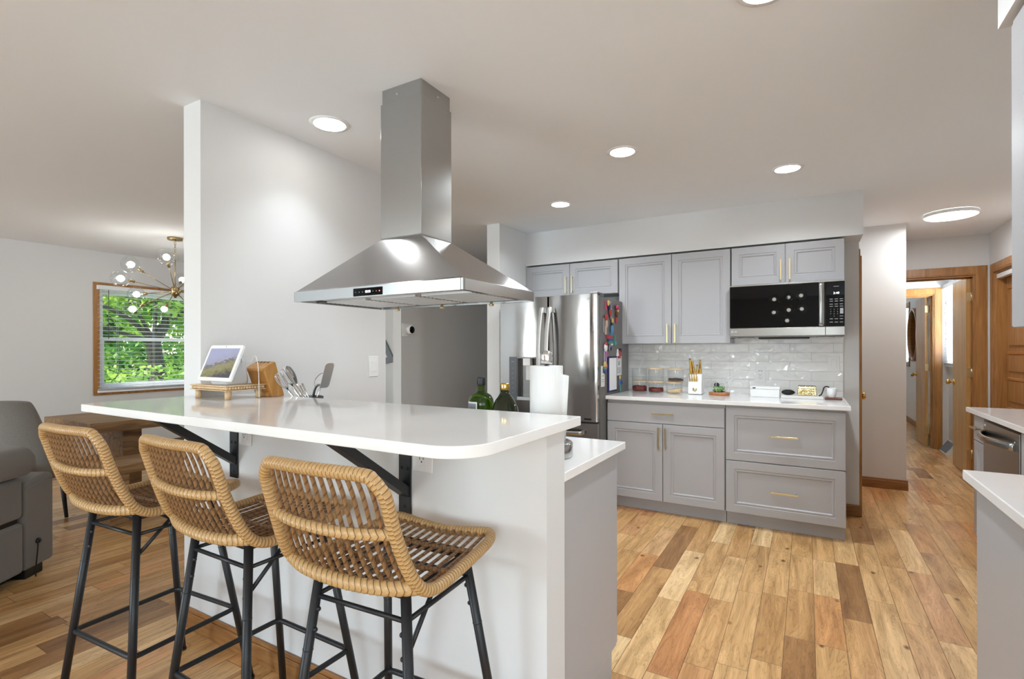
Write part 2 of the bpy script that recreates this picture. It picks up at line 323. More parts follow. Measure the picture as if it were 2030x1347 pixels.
# ------------------------------------------------------------------ mesh builder
class MB:
    def __init__(s): s.v = []; s.f = []; s.uv = None; s.sm = []
    def add(s, vs, fs, smooth=False):
        b = len(s.v); s.v += [tuple(v) for v in vs]
        for f in fs: s.f.append(tuple(i+b for i in f)); s.sm.append(smooth)
        return s
    def box(s, x0, x1, y0, y1, z0, z1):
        vs = [(x, y, z) for z in (z0, z1) for y in (y0, y1) for x in (x0, x1)]
        return s.add(vs, [(0, 1, 3, 2), (4, 6, 7, 5), (0, 4, 5, 1), (2, 3, 7, 6), (0, 2, 6, 4), (1, 5, 7, 3)])
    def prism(s, poly, axis, a, b, smooth=False):
        n = len(poly)
        P = {'x': lambda p, t: (t, p[0], p[1]), 'y': lambda p, t: (p[0], t, p[1]), 'z': lambda p, t: (p[0], p[1], t)}[axis]
        vs = [P(p, a) for p in poly] + [P(p, b) for p in poly]
        s.add(vs, [tuple(range(n)), tuple(range(2*n-1, n-1, -1))])
        return s.add([], []) if False else s._sides(len(s.v)-2*n, n, smooth)
    def _sides(s, b, n, smooth):
        for i in range(n):
            j = (i+1) % n; s.f.append((b+i, b+j, b+n+j, b+n+i)); s.sm.append(smooth)
        return s
    def lathe(s, prof, c=(0, 0, 0), n=32, axis='z', cap=True, ring=False):
        b = len(s.v)
        if ring: prof = list(prof)+[prof[0]]; cap = False
        for r, h in prof:
            for k in range(n):
                t = 2*PI*k/n
                p = {'z': (r*math.cos(t), r*math.sin(t), h), 'y': (r*math.cos(t), h, r*math.sin(t)), 'x': (h, r*math.cos(t), r*math.sin(t))}[axis]
                s.v.append((p[0]+c[0], p[1]+c[1], p[2]+c[2]))
        m = len(prof)
        for i in range(m-1):
            for k in range(n):
                q = (k+1) % n
                s.f.append((b+i*n+k, b+i*n+q, b+(i+1)*n+q, b+(i+1)*n+k)); s.sm.append(True)
        if cap and prof[0][0] > 1e-6: s.f.append(tuple(b+k for k in range(n))[::-1]); s.sm.append(False)
        if cap and prof[-1][0] > 1e-6: s.f.append(tuple(b+(m-1)*n+k for k in range(n))); s.sm.append(False)
        return s
    def tube(s, path, r, n=10, closed=False, caps=True, uvs=None, flat=None):
        path = [Vector(p) for p in path]; m = len(path); b = len(s.v)
        if uvs and s.uv is None: s.uv = {}
        up = None; L = 0; pts = []
        for i, p in enumerate(path):
            if closed: t = (path[(i+1) % m] - path[i-1])
            else: t = path[min(i+1, m-1)] - path[max(i-1, 0)]
            t.normalize()
            if up is None:
                up = Vector((0, 0, 1)) if abs(t.z) < .9 else Vector((0, 1, 0))
            a = t.cross(up)
            if a.length < 1e-5: a = t.cross(Vector((1, 0, 0)))
            a.normalize(); u2 = a.cross(t).normalized(); up = u2
            if i: L += (path[i]-path[i-1]).length
            rr = r(i/(m-1)) if callable(r) else r
            for k in range(n):
                g = 2*PI*k/n
                ra, rb = rr, rr
                if flat: ra, rb = flat
                s.v.append(tuple(p + a*ra*math.cos(g) + u2*rb*math.sin(g)))
            pts.append(L)
        segs = m if closed else m-1
        for i in range(segs):
            j = (i+1) % m
            for k in range(n):
                q = (k+1) % n
                s.f.append((b+i*n+k, b+i*n+q, b+j*n+q, b+j*n+k)); s.sm.append(True)
                if uvs:
                    l0 = pts[i]*uvs; l1 = (pts[j] if j > i else pts[i]+(path[j]-path[i]).length)*uvs
                    s.uv[len(s.f)-1] = [(k/n, l0), ((k+1)/n, l0), ((k+1)/n, l1), (k/n, l1)]
        if caps and not closed:
            s.f.append(tuple(b+k for k in range(n))[::-1]); s.sm.append(False)
            s.f.append(tuple(b+(m-1)*n+k for k in range(n))); s.sm.append(False)
        return s
    def cyl(s, a, b, r, n=16): return s.tube([a, b], r, n)
    def sphere(s, c, r, n=20, m=12, sc=(1, 1, 1)):
        b = len(s.v); 
        pr = [(math.sin(PI*i/m), -math.cos(PI*i/m)) for i in range(m+1)]
        s.v.append((c[0], c[1], c[2]-r*sc[2]))
        for i in range(1, m):
            for k in range(n):
                t = 2*PI*k/n; s.v.append((c[0]+r*sc[0]*pr[i][0]*math.cos(t), c[1]+r*sc[1]*pr[i][0]*math.sin(t), c[2]+r*sc[2]*pr[i][1]))
        s.v.append((c[0], c[1], c[2]+r*sc[2])); top = len(s.v)-1
        for k in range(n):
            q = (k+1) % n
            s.f.append((b, b+1+q, b+1+k)); s.sm.append(True)
            s.f.append((top, b+1+(m-2)*n+k, b+1+(m-2)*n+q)); s.sm.append(True)
            for i in range(m-2):
                s.f.append((b+1+i*n+k, b+1+i*n+q, b+1+(i+1)*n+q, b+1+(i+1)*n+k)); s.sm.append(True)
        return s
    def xf(s, M):
        s.v = [tuple(M @ Vector(v)) for v in s.v]; return s
    def build(s, name, mat, parent=None, bevel=0, seg=2, subsurf=0, mods=None, keepn=False):
        if parent is not None: org = ORG[parent.name]
        else:
            xs, ys, zs = zip(*s.v); org = ((min(xs)+max(xs))/2, (min(ys)+max(ys))/2, min(zs))
        me = bpy.data.meshes.new(name)
        me.from_pydata([(v[0]-org[0], v[1]-org[1], v[2]-org[2]) for v in s.v], [], s.f)
        if s.uv is not None:
            ul = me.uv_layers.new(name='UVMap')
            for fi, co in s.uv.items():
                p = me.polygons[fi]
                for li, c in zip(p.loop_indices, co): ul.data[li].uv = c
        for p, sm in zip(me.polygons, s.sm): p.use_smooth = sm
        if not keepn:
            bm = bmesh.new(); bm.from_mesh(me); bmesh.ops.recalc_face_normals(bm, faces=bm.faces); bm.to_mesh(me); bm.free()
        me.materials.append(mat); me.update()
        o = bpy.data.objects.new(name, me); COL.objects.link(o)
        ORG[o.name] = org
        if parent is not None: o.parent = parent
        else: o.location = org
        if bevel:
            b = o.modifiers.new('bevel', 'BEVEL'); b.width = bevel; b.segments = seg; b.limit_method = 'ANGLE'; b.angle_limit = math.radians(35)
            for p in me.polygons: p.use_smooth = True
            if hasattr(b, 'harden_normals'): b.harden_normals = True
        if subsurf:
            q = o.modifiers.new('subsurf', 'SUBSURF'); q.levels = subsurf; q.render_levels = subsurf
            for p in me.polygons: p.use_smooth = True
        return o
def text_into(mb, s, size, M, depth=.0006):
    cu = bpy.data.curves.new('t', 'FONT'); cu.body = s; cu.size = size; cu.extrude = depth; cu.align_x = 'CENTER'; cu.align_y = 'CENTER'
    ob = bpy.data.objects.new('t', cu); COL.objects.link(ob)
    dg = bpy.context.evaluated_depsgraph_get(); dg.update()
    me = bpy.data.meshes.new_from_object(ob.evaluated_get(dg))
    mb.add([M @ v.co for v in me.vertices], [tuple(p.vertices) for p in me.polygons])
    bpy.data.objects.remove(ob); bpy.data.curves.remove(cu); bpy.data.meshes.remove(me)
    return mb
# text on a wall that faces -y : x right, z up
def M_negy(x, y, z): return Matrix.Translation((x, y, z)) @ Matrix.Rotation(PI/2, 4, 'X')
def thing(name, label, cat, loc=(0, 0, 0), group=None):
    o = bpy.data.objects.new(name, None); COL.objects.link(o); o.location = loc; o.empty_display_size = .05
    ORG[o.name] = tuple(loc); o['label'] = label; o['category'] = cat
    if group: o['group'] = group
    return o
def tag(o, label, cat, group=None, kind=None):
    if label: o['label'] = label
    if cat: o['category'] = cat
    if group: o['group'] = group
    if kind: o['kind'] = kind
    return o
def struct(name, mb, mat, bevel=0, label=None, parent=None, seg=2):
    o = mb.build(name, mat, parent, bevel, seg)
    if parent is None:
        o['kind'] = 'structure'
        if label: o['label'] = label
    return o
def kids(o): return [c for c in bpy.data.objects if c.parent is o]
def dup(root, loc, rotz=None, label=None, group=None, scale=None):
    r = root.copy(); COL.objects.link(r); r.location = loc; ORG[r.name] = tuple(loc)
    if rotz is not None: r.rotation_euler = (0, 0, rotz)
    if scale: r.scale = (scale,)*3
    if label: r['label'] = label
    if group: r['group'] = group
    for ch in kids(root):
        c = ch.copy(); COL.objects.link(c); c.parent = r
        for g in kids(ch):
            d = g.copy(); COL.objects.link(d); d.parent = c
    return r
# ================================================================== SETTING
CH = 2.44
XL, XR, YF, YB = -7.1, 1.57, -4.0, 12.5
struct('floor', MB().box(XL-.15, 3.15, YF-.15, YB+.15, -.12, 0), FLOOR, label='wide hickory plank floor')
struct('ceiling', MB().box(XL-.15, 3.15, YF-.15, YB+.15, CH, CH+.12), CEIL, label='white ceiling')
def wall_x(mb, x0, x1, y0, y1, holes=()):
    """wall slab between x0..x1 running along y, holes = (ya, yb, za, zb)"""
    hs = sorted(holes); y = y0
    for ya, yb, za, zb in hs:
        mb.box(x0, x1, y, ya, 0, CH)
        if za > 0: mb.box(x0, x1, ya, yb, 0, za)
        if zb < CH: mb.box(x0, x1, ya, yb, zb, CH)
        y = yb
    mb.box(x0, x1, y, y1, 0, CH); return mb
def wall_y(mb, y0, y1, x0, x1, holes=()):
    hs = sorted(holes); x = x0
    for xa, xb, za, zb in hs:
        mb.box(x, xa, y0, y1, 0, CH)
        if za > 0: mb.box(xa, xb, y0, y1, 0, za)
        if zb < CH: mb.box(xa, xb, y0, y1, zb, CH)
        x = xb
    mb.box(x, x1, y0, y1, 0, CH); return mb
struct('wall_left', wall_x(MB(), XL-.14, XL, YF, 5.32, [(2.71, 3.83, .83, 2.02)]), WALL)
struct('wall_dining_back', wall_y(MB(), 5.2, 5.32, XL, -3.71), WALL)
struct('wall_front', wall_y(MB(), YF-.14, YF, XL, 3.14, [(-5.9, -3.3, .6, 2.3), (.7, 2.8, .6, 2.3)]), WALL)
struct('wall_family_right', wall_x(MB(), 3.0, 3.14, YF, 1.31, [(-2.3, -.1, .6, 2.3)]), WALL)
struct('wall_near_right', wall_y(MB(), 1.31, 1.43, .455, 3.14), WALL)
# full-height partition flush with the half wall under the bar
struct('wall_partition', MB().box(-2.54, -2.40, 1.303, 2.485, 0, CH), WALL)
struct('wall_half', MB().box(-2.40, -.641, 1.303, 1.426, 0, 1.048), WALL)
struct('wall_kitchen_left', MB().box(-2.544, -2.41, 3.94, 4.86, 0, CH), WALL)
struct('wall_kitchen_back', MB().box(-2.544, .35, 4.74, 4.86, 0, CH), WALL)
struct('wall_soffit_back', MB().box(-2.41, .354, 4.443, 4.74, 2.12, CH), WALL)
struct('wall_soffit_right', MB().box(.43, XR, 1.43, 1.775, 2.12, CH), WALL)
struct('wall_closet', wall_x(MB(), .24, .35, 4.86, 5.82, [(4.86, 5.58, 0, 2.0)]), WALL)
struct('wall_pantry', MB().box(.24, .785, 5.82, 6.75, 0, CH), WALL)
struct('wall_hall_end', wall_y(MB(), 6.75, 6.87, .24, XR, [(.82, 1.462, 0, 2.035)]), WALL)
struct('wall_bedroom_end', wall_y(MB(), 8.43, 8.55, -1.2, XR, [(.70, 1.425, 0, 2.0)]), WALL)
struct('wall_right', wall_x(MB(), XR, XR+.14, 1.43, YB, [(5.4, 6.56, 0, 2.03), (7.3, 8.36, 1.09, 2.09), (11.3, 12.1, 1.05, 2.05)]), WALL)
struct('wall_far', wall_y(MB(), YB, YB+.12, -1.2, XR+.14), WALL)
struct('wall_bedroom_left', wall_x(MB(), -1.32, -1.2, 6.75, YB+.12), WALL)
struct('wall_hall_left', MB().box(-3.71, -3.6, 3.95, 7.2, 0, CH), WALL)
struct('wall_hall_back', MB().box(-3.6, -1.32, 7.08, 7.2, 0, CH), WALL)
struct('wall_behind_kitchen', MB().box(-2.544, -2.43, 4.86, 7.08, 0, CH), WALL)
struct('wall_closet_back', MB().box(.24, .35, 6.75, 6.87, 0, CH), WALL)
def baseb(name, x0, x1, y0, y1, h=.088):
    """stained moulded skirting: board plus a rounded cap"""
    mb = MB().box(x0, x1, y0, y1, 0, h*.8)
    dx = x1-x0; dy = y1-y0
    if dy < dx:
        mb.box(x0, x1, y0+(.004 if y0 < y1 else 0), y1, h*.8, h)
    else: mb.box(x0+.0, x1-.004, y0, y1, h*.8, h)
    return struct(name, mb, BASEW, .003)
baseb('baseboard_half_wall', -2.552, -.641, 1.288, 1.303, .095)
baseb('baseboard_partition', -2.554, -2.54, 1.303, 2.485)
baseb('baseboard_stub', .236, .362, 4.724, 4.739)
baseb('baseboard_pantry', .365, .797, 5.804, 5.8195, .094)
baseb('baseboard_pantry_side', .785, .798, 5.82, 6.74)
baseb('baseboard_left', XL, XL+.014, YF, 5.2)
baseb('baseboard_right', 1.556, XR, 6.88, 8.42)
baseb('baseboard_bedroom', 1.556, XR, 8.56, YB)
baseb('baseboard_dining', XL+.02, -3.71, 5.186, 5.2)
baseb('baseboard_hall', -3.6, -3.586, 3.95, 7.08)
# backsplash
bs = MB().box(-1.462, .246, 4.728, 4.7395, .915, 1.80)
struct('wall_backsplash', bs, TILE)

# ---- door casings and doors
def casing_y(name, x0, x1, ztop, yface, w=.075, th=.018, jamb=None, both=True, mat=OAK):
    """casing around an opening x0..x1 in a wall facing -y at yface"""
    mb = MB()
    for a, b in (((x0-w), x0), (x1, x1+w)):
        mb.box(a, b, yface-th, yface, 0, ztop+w)
        mb.box(a+.012, b-.012, yface-th-.004, yface-th, 0, ztop+w-.012)
    mb.box(x0, x1, yface-th, yface, ztop, ztop+w); mb.box(x0, x1, yface-th-.004, yface-th, ztop+.012, ztop+w-.012)
    if jamb:
        mb.box(x0, x0+.016, yface, yface+jamb, 0, ztop); mb.box(x1-.016, x1, yface, yface+jamb, 0, ztop); mb.box(x0+.016, x1-.016, yface, yface+jamb, ztop-.016, ztop)
        mb.box(x1-.028, x1-.016, yface+.05, yface+.085, 0, ztop-.016); mb.box(x0+.016, x1-.016, yface+.05, yface+.085, ztop-.03, ztop-.016)
    return struct(name, mb, mat, .003)
casing_y('trim_1', .82, 1.462, 2.035, 6.75, .09, .018, .12)
casing_y('trim_2', .70, 1.425, 2.0, 8.43, .08, .018, .12)
def knob(parent, x, y, z, sx=-1, both=False):
    """round brass door knob whose axis is x"""
    mb = MB()
    for s in ((-1, 1) if both else (sx,)):
        t = .0175 if both else 0
        pr = [(.031, 0), (.031, .004), (.026, .008), (.011, .012), (.010, .03), (.016, .036), (.0265, .046), (.029, .056), (.026, .066), (.014, .071), (0, .072)]
        q = MB().lathe([(r, s*(h+t)) for r, h in pr], (x, y, z), 20, 'x'); mb.v += [] ; mb.add(q.v, q.f, True)
    return mb.build('door_handle', GOLD, parent)
def slab_door(name, x0, x1, y0, y1, z1, knob_y, label, mat=OAKY, hinges=True, hx=None):
    d = MB().box(x0, x1, y0, y1, .012, z1)
    o = struct(name, d, mat, .002, label)
    knob_p = MB(); xm = (x0+x1)/2
    for s in (-1, 1):
        t = (x1-x0)/2
        pr = [(.031, 0), (.031, .004), (.026, .008), (.011, .012), (.010, .03), (.016, .036), (.0265, .046), (.029, .056), (.026, .066), (.014, .071), (0, .072)]
        q = MB().lathe([(r, s*(h+t)) for r, h in pr], (xm, knob_y, .93), 20, 'x'); knob_p.add(q.v, q.f, True)
    knob_p.build('door_handle', GOLD, o)
    if hinges:
        for z in (.22, 1.05, 1.82):
            h = MB().box(x0+.002, x1+.03, y0-.004, y0-.001, z-.045, z+.045)
            h.cyl((x1+.004, y0-.006, z-.05), (x1+.004, y0-.006, z+.05), .006, 10)
            h.build('hinge', BRASS, o)
    return o
slab_door('door_1', 1.405, 1.44, 6.80+.0, 7.36, 2.02, 7.29, 'flat oak door swung open into the hall, nearest the kitchen')
slab_door('door_2', 1.352, 1.387, 8.57, 9.20, 1.985, 9.12, 'flat oak door swung open at the second doorway')
# casing + panel door in the right hand wall
mb = MB()
for a, b in ((6.56, 6.645), (5.315, 5.40)):
    mb.box(XR-.018, XR, a, b, 0, 2.115); mb.box(XR-.022, XR-.018, a+.012, b-.012, 0, 2.10)
mb.box(XR-.018, XR, 5.40, 6.56, 2.03, 2.115); mb.box(XR-.022, XR-.018, 5.40, 6.56, 2.042, 2.10)
mb.box(XR, XR+.14, 6.544, 6.56, 0, 2.03); mb.box(XR, XR+.14, 5.40, 5.416, 0, 2.03); mb.box(XR, XR+.14, 5.416, 6.544, 2.014, 2.03)
struct('trim_3', mb, OAK, .003)
d3 = struct('door_3', MB().box(XR+.075, XR+.11, 5.42, 6.54, .012, 2.01), OAK, .002, 'six panel oak door behind the far worktop')
for ya, yb in ((5.52, 5.94), (6.02, 6.44)):
    for za, zb in ((.2, .72), (.80, 1.00), (1.08, 1.24), (1.32, 1.85)):
        MB().box(XR+.062, XR+.078, ya, yb, za, zb).build('door_panel', OAK, d3, .012, 3)
        MB().box(XR+.055, XR+.078, ya-.03, yb+.03, zb, zb+.028).build('door_moulding', OAKH, d3, .008, 3)
struct('trim_4', MB().box(XR+.004, XR+.045, 5.42, 6.54, 1.965, 2.008), WHITEV, .003)   # folded white shade headrail
# closet door on the +x face of the wall end beside the cabinets
mb = MB().box(.35, .368, 4.742, 4.86, 0, 2.012).box(.35, .368, 5.58, 5.66, 0, 2.085).box(.35, .368, 4.862, 5.578, 2.002, 2.085)
struct('trim_5', mb, OAK, .002)
d4 = struct('door_4', MB().box(.30, .335, 4.865, 5.575, .01, 1.995), OAKY, .002, 'oak closet door round the corner from the cabinets, edge on')
knob(d4, .335, 4.93, .918, 1)

# ---- windows
def window_x(name, xin, y0, y1, z0, z1, sgn, casing, cw=.055, label=None, th=.14):
    """window in a wall whose room face is at xin; sgn = direction to outside"""
    w = MB(); f = lambda d: xin + sgn*d
    def bx(mb, d0, d1, a, b, c, d): a0, a1 = sorted((f(d0), f(d1))); mb.box(a0, a1, a, b, c, d)
    bx(w, 0, th, y0, y0+.03, z0, z1); bx(w, 0, th, y1-.03, y1, z0, z1); bx(w, 0, th, y0+.03, y1-.03, z0, z0+.03); bx(w, 0, th, y0+.03, y1-.03, z1-.03, z1)
    o = struct(name, w, WHITEV, .002, label)
    zm = (z0+z1)/2 + .0
    for nm, d0, a, b in (('lower_sash', .06, z0+.03, zm+.02), ('upper_sash', .095, zm-.02, z1-.03)):
        m = MB(); t = .03
        bx(m, d0, d0+t, y0+.03, y0+.075, a, b); bx(m, d0, d0+t, y1-.075, y1-.03, a, b)
        bx(m, d0, d0+t, y0+.075, y1-.075, a, a+.04); bx(m, d0, d0+t, y0+.075, y1-.075, b-.04, b)
        s = m.build(nm, WHITEV, o, .002)
        g = MB(); bx(g, d0+.012, d0+.018, y0+.075, y1-.075, a+.04, b-.04); g.build('pane', PANE, s)
    if casing:
        c = MB(); t = .018
        bx(c, -t, 0, y0-cw, y0, z0-cw, z1+cw); bx(c, -t, 0, y1, y1+cw, z0-cw, z1+cw); bx(c, -t, 0, y0, y1, z0-cw, z0); bx(c, -t, 0, y0, y1, z1, z1+cw)
        c.build('window_frame', casing, o, .003)
    return o
window_x('window_1', XL, 2.71, 3.83, .83, 2.02, -1, OAK, .06, 'oak framed dining room window')
window_x('window_2', XR, 7.3, 8.36, 1.09, 2.09, 1, None, label='hall window behind the open oak door')
window_x('window_3', XR, 11.3, 12.1, 1.05, 2.05, 1, BASEW, .07, 'brown framed window in the far room')
window_x('window_4', 3.0, -2.3, -.1, .6, 2.3, 1, WHITEV, .07, 'large window on the right behind the camera')
for nm, xa, xb in (('window_5', -5.9, -3.3), ('window_6', .7, 2.8)):
    m = MB()
    for a, b in ((xa, xa+.05), (xb-.05, xb), ((xa+xb)/2-.04, (xa+xb)/2+.04)): m.box(a, b, YF-.10, YF-.03, .6, 2.3)
    m.box(xa, xb, YF-.10, YF-.03, .6, .65); m.box(xa, xb, YF-.10, YF-.03, 2.25, 2.3)
    struct(nm, m, WHITEV, .003)
def blind(name, label, xin, y0, y1, z0, z1, inward, tilt, pitch, slatw=.048, drop=None, wand=True):
    """horizontal slat blind hanging on a wall face at xin; inward = +1/-1 room direction"""
    t = thing(name, label, 'window blind', (xin, (y0+y1)/2, z1))
    xc = xin + inward*.028
    h = MB().box(min(xin+inward*.002, xin+inward*.06), max(xin+inward*.002, xin+inward*.06), y0, y1, z1-.05, z1); h.build('headrail', WHITEV, t, .004)
    s = MB(); zb = drop if drop else z0
    z = z1-.075; c, sn = math.cos(tilt), math.sin(tilt)
    while z > zb+.03:
        a = (xc-slatw/2*c, z-slatw/2*sn*inward); b = (xc+slatw/2*c, z+slatw/2*sn*inward)
        m = (xc, z+.0035)
        for p, q in ((a, m), (m, b)):
            s.add([(p[0], y0+.01, p[1]), (q[0], y0+.01, q[1]), (q[0], y1-.01, q[1]), (p[0], y1-.01, p[1]),
                   (p[0], y0+.01, p[1]-.0022), (q[0], y0+.01, q[1]-.0022), (q[0], y1-.01, q[1]-.0022), (p[0], y1-.01, p[1]-.0022)],
                  [(0, 1, 2, 3), (7, 6, 5, 4), (0, 4, 5, 1), (2, 6, 7, 3), (0, 3, 7, 4), (1, 5, 6, 2)])
        z -= pitch
    for k in range(7): s.box(xc-slatw/2, xc+slatw/2, y0+.01, y1-.01, zb+.024+k*.0032, zb+.0262+k*.0032)
    s.build('slats', SLAT, t)
    MB().box(xc-slatw/2, xc+slatw/2, y0+.008, y1-.008, zb, zb+.022).build('bottom_rail', WHITEV, t, .003)
    cds = MB()
    for fy in (.17, .5, .83):
        y = y0+(y1-y0)*fy
        for dx in (-slatw/2-.001, slatw/2+.001): cds.cyl((xc+dx, y, zb+.02), (xc+dx, y, z1-.04), .0009, 5)
    cds.build('ladder_cord', WHITEV, t)
    if wand: MB().cyl((xc+inward*.036, y0+.1, z1-.05), (xc+inward*.036, y0+.1, z1-.62), .0035, 8).build('wand', STEELD, t)
    return t
blind('window_blind', 'white slat blind lowered over the oak framed dining room window', XL, 2.68, 3.86, .80, 2.045, 1, .02, .05, .037)
blind('window_blind', 'narrow white slat blind seen beside the open hall door', XR, 7.35, 8.42, 1.07, 2.11, -1, .9, .035, wand=False)
blind('window_blind', 'bright white blind in the brown framed window of the far room', XR, 11.25, 12.15, 1.02, 2.06, -1, .9, .035, wand=False)

# ================================================================== KITCHEN CABINETS
# F maps (a = along the run, b = outwards from the front plane, c = height)
def F_negy(y0): return lambda a, b, c: (a, y0-b, c)
def F_posy(y0): return lambda a, b, c: (a, y0+b, c)
def F_negx(x0): return lambda a, b, c: (x0-b, a, c)
def fbox(mb, F, a0, a1, b0, b1, c0, c1):
    p = F(a0, b0, c0); q = F(a1, b1, c1)
    return mb.box(min(p[0], q[0]), max(p[0], q[0]), min(p[1], q[1]), max(p[1], q[1]), min(p[2], q[2]), max(p[2], q[2]))
def door_mesh(F, a0, a1, c0, c1, th=.02, fr=.056, plain=False):
    mb = MB()
    prof = [(0, 0), (0, th-.002), (.002, th)]
    if not plain: prof += [(fr, th), (fr+.003, th-.005), (fr+.009, th-.005), (fr+.012, th-.0025), (fr+.017, th-.0025), (fr+.024, th-.011), (fr+.026, th-.011)]
    n = len(prof)
    for i, d in prof:
        for a, c in ((a0+i, c0+i), (a1-i, c0+i), (a1-i, c1-i), (a0+i, c1-i)): mb.v.append(F(a, d, c))
    for k in range(n-1):
        for j in range(4):
            q = (j+1) % 4; mb.f.append((k*4+j, k*4+q, (k+1)*4+q, (k+1)*4+j)); mb.sm.append(False)
    mb.f.append((0, 3, 2, 1)); mb.sm.append(False)
    mb.f.append(tuple((n-1)*4+j for j in range(4))); mb.sm.append(False)
    return mb
def pull(F, parent, a, c, L, vert, th=.02, name='handle', mat=BRASS):
    mb = MB(); h = L/2
    if vert:
        fbox(mb, F, a-.006, a+.006, th+.024, th+.034, c-h, c+h)
        for s in (-1, 1): fbox(mb, F, a-.005, a+.005, th, th+.025, c+s*(h-.012)-.005, c+s*(h-.012)+.005)
    else:
        fbox(mb, F, a-h, a+h, th+.024, th+.034, c-.006, c+.006)
        for s in (-1, 1): fbox(mb, F, a+s*(h-.012)-.005, a+s*(h-.012)+.005, th, th+.025, c-.005, c+.005)
    return mb.build(name, mat, parent, .0015)
def cabinet(name, label, F, a0, a1, c0, c1, depth, items, toe=0, group=None, org=None, bodygap=.003):
    """items = (kind, a0, a1, c0, c1, handle spec)"""
    p = F((a0+a1)/2, -depth/2, 0 if toe else c0)
    t = thing(name, label, 'cabinet', p, group)
    b = MB(); fbox(b, F, a0+bodygap*.3, a1-bodygap*.3, -depth, 0, c0, c1)
    if toe: fbox(b, F, a0+bodygap*.3, a1-bodygap*.3, -depth, -.055, 0, c0)
    b.build('cabinet_body', CAB, t, .001)
    for it in items:
        kind, x0, x1, z0, z1, hs = it[:6]
        d = door_mesh(F, x0, x1, z0, z1, plain=(len(it) > 6 and it[6])).build(kind, CAB, t)
        if hs:
            pull(F, d, hs[0], hs[1], hs[2], hs[3])
    return t
Fb = F_negy(4.463)     # upper cabinets: door faces land on y = 4.443
G = .0025
cabinet('wall_cabinet', 'shallow grey two door cabinet above the refrigerator', Fb, -2.408, -1.469, 1.80, 2.108, .275,
        [('door', -2.405, -1.943, 1.803, 2.105, (-1.972, 1.905, .16, True)), ('door', -1.938, -1.472, 1.803, 2.105, (-1.909, 1.905, .16, True))])
cabinet('wall_cabinet', 'tall grey two door wall cabinet over the jars and tiles', Fb, -1.462, -.533, 1.34, 2.108, .275,
        [('door', -1.459, -1.0, 1.343, 2.105, (-1.03, 1.43, .16, True)), ('door', -.995, -.536, 1.343, 2.105, (-.965, 1.43, .16, True))])
cabinet('wall_cabinet', 'short grey two door cabinet above the microwave', Fb, -.528, .242, 1.80, 2.108, .275,
        [('door', -.525, -.145, 1.803, 2.105, (-.173, 1.905, .16, True)), ('door', -.140, .239, 1.803, 2.105, (-.112, 1.905, .16, True))])
Fd = F_negy(4.04)
cabinet('base_cabinet', 'grey base cabinet with one drawer over two doors, next to the refrigerator', Fd, -1.424, -.521, .10, .883, .69,
        [('drawer', -1.421, -.525, .712, .858, (-.97, .79, .165, False), True),
         ('door', -1.421, -.975, .104, .706, (-1.0, .60, .165, True)), ('door', -.970, -.525, .104, .706, (-.945, .60, .165, True))], toe=1)
cabinet('base_cabinet', 'grey base cabinet with two wide drawers under the microwave', Fd, -.519, .226, .10, .883, .69,
        [('drawer', -.515, .223, .485, .868, (-.137, .678, .17, False)), ('drawer', -.515, .223, .104, .479, (-.137, .285, .17, False))], toe=1)
tag(MB().box(-1.428, .252, 3.991, 4.7275, .885, .915).build('worktop', QUARTZ, None, .003), 'white quartz worktop on the grey cabinets below the microwave', 'worktop')
# peninsula behind the half wall; doors face +y into the kitchen
Fp = F_posy(1.985)
cabinet('base_cabinet', 'grey end cabinet of the bar peninsula with a plain side panel', Fp, -1.30, -.665, .10, .883, .555,
        [('door', -1.297, -.985, .104, .872, (-1.01, .77, .165, True)), ('door', -.98, -.668, .104, .872, (-.955, .77, .165, True))], toe=1)
cabinet('base_cabinet', 'grey drawer cabinet of the peninsula below the range hood', Fp, -2.396, -1.305, .10, .883, .555,
        [('drawer', -2.393, -1.308, .63, .872, (-1.85, .78, .17, False)), ('drawer', -2.393, -1.308, .37, .624, (-1.85, .5, .17, False)), ('drawer', -2.393, -1.308, .104, .364, (-1.85, .24, .17, False))], toe=1)
tag(MB().box(-2.397, -.640, 1.4275, 2.03, .885, .915).build('worktop', QUARTZ, None, .003), 'lower white quartz worktop behind the raised bar', 'worktop')
ck = thing('cooktop', 'flat black glass cooktop set in the lower worktop under the hood', 'cooktop', (-1.49, 1.78, .9155))
MB().box(-1.87, -1.11, 1.60, 1.98, .9155, .921).build('glass_top', BLACKG, ck, .002)
for x, y, r in ((-1.68, 1.70, .07), (-1.68, 1.88, .09), (-1.30, 1.70, .09), (-1.30, 1.88, .07)):
    MB().lathe([(r, .9211), (r, .9214), (r-.004, .9214), (r-.004, .9211)], (x, y, 0), 32, ring=True).build('burner_ring', GREYS, ck)
# near right peninsula
Fq = F_posy(2.035)
cabinet('base_cabinet', 'grey cabinet with a plain side panel at the right edge, nearest the camera', Fq, .445, 1.567, .10, .883, .60,
        [('door', .448, .80, .104, .872, (.775, .77, .165, True)), ('door', .805, 1.16, .104, .872, (.83, .77, .165, True)), ('door', 1.165, 1.5, .104, .872, None)], toe=1)
Fr = F_posy(1.725)
cabinet('wall_cabinet', 'grey wall cabinet at the top right edge under the near soffit', Fr, .445, 1.567, 1.345, 2.108, .29,
        [('door', .448, .80, 1.348, 2.105, (.775, 1.43, .16, True)), ('door', .805, 1.16, 1.348, 2.105, (.83, 1.43, .16, True)), ('door', 1.165, 1.5, 1.348, 2.105, None)])
Fs = F_negx(.95)
cabinet('base_cabinet', 'narrow grey drawer and door cabinet at the end beside the dishwasher', Fs, 4.108, 4.325, .10, .883, .61,
        [('drawer', 4.112, 4.322, .712, .868, (4.215, .795, .13, False), True), ('door', 4.112, 4.322, .104, .706, None)], toe=1)
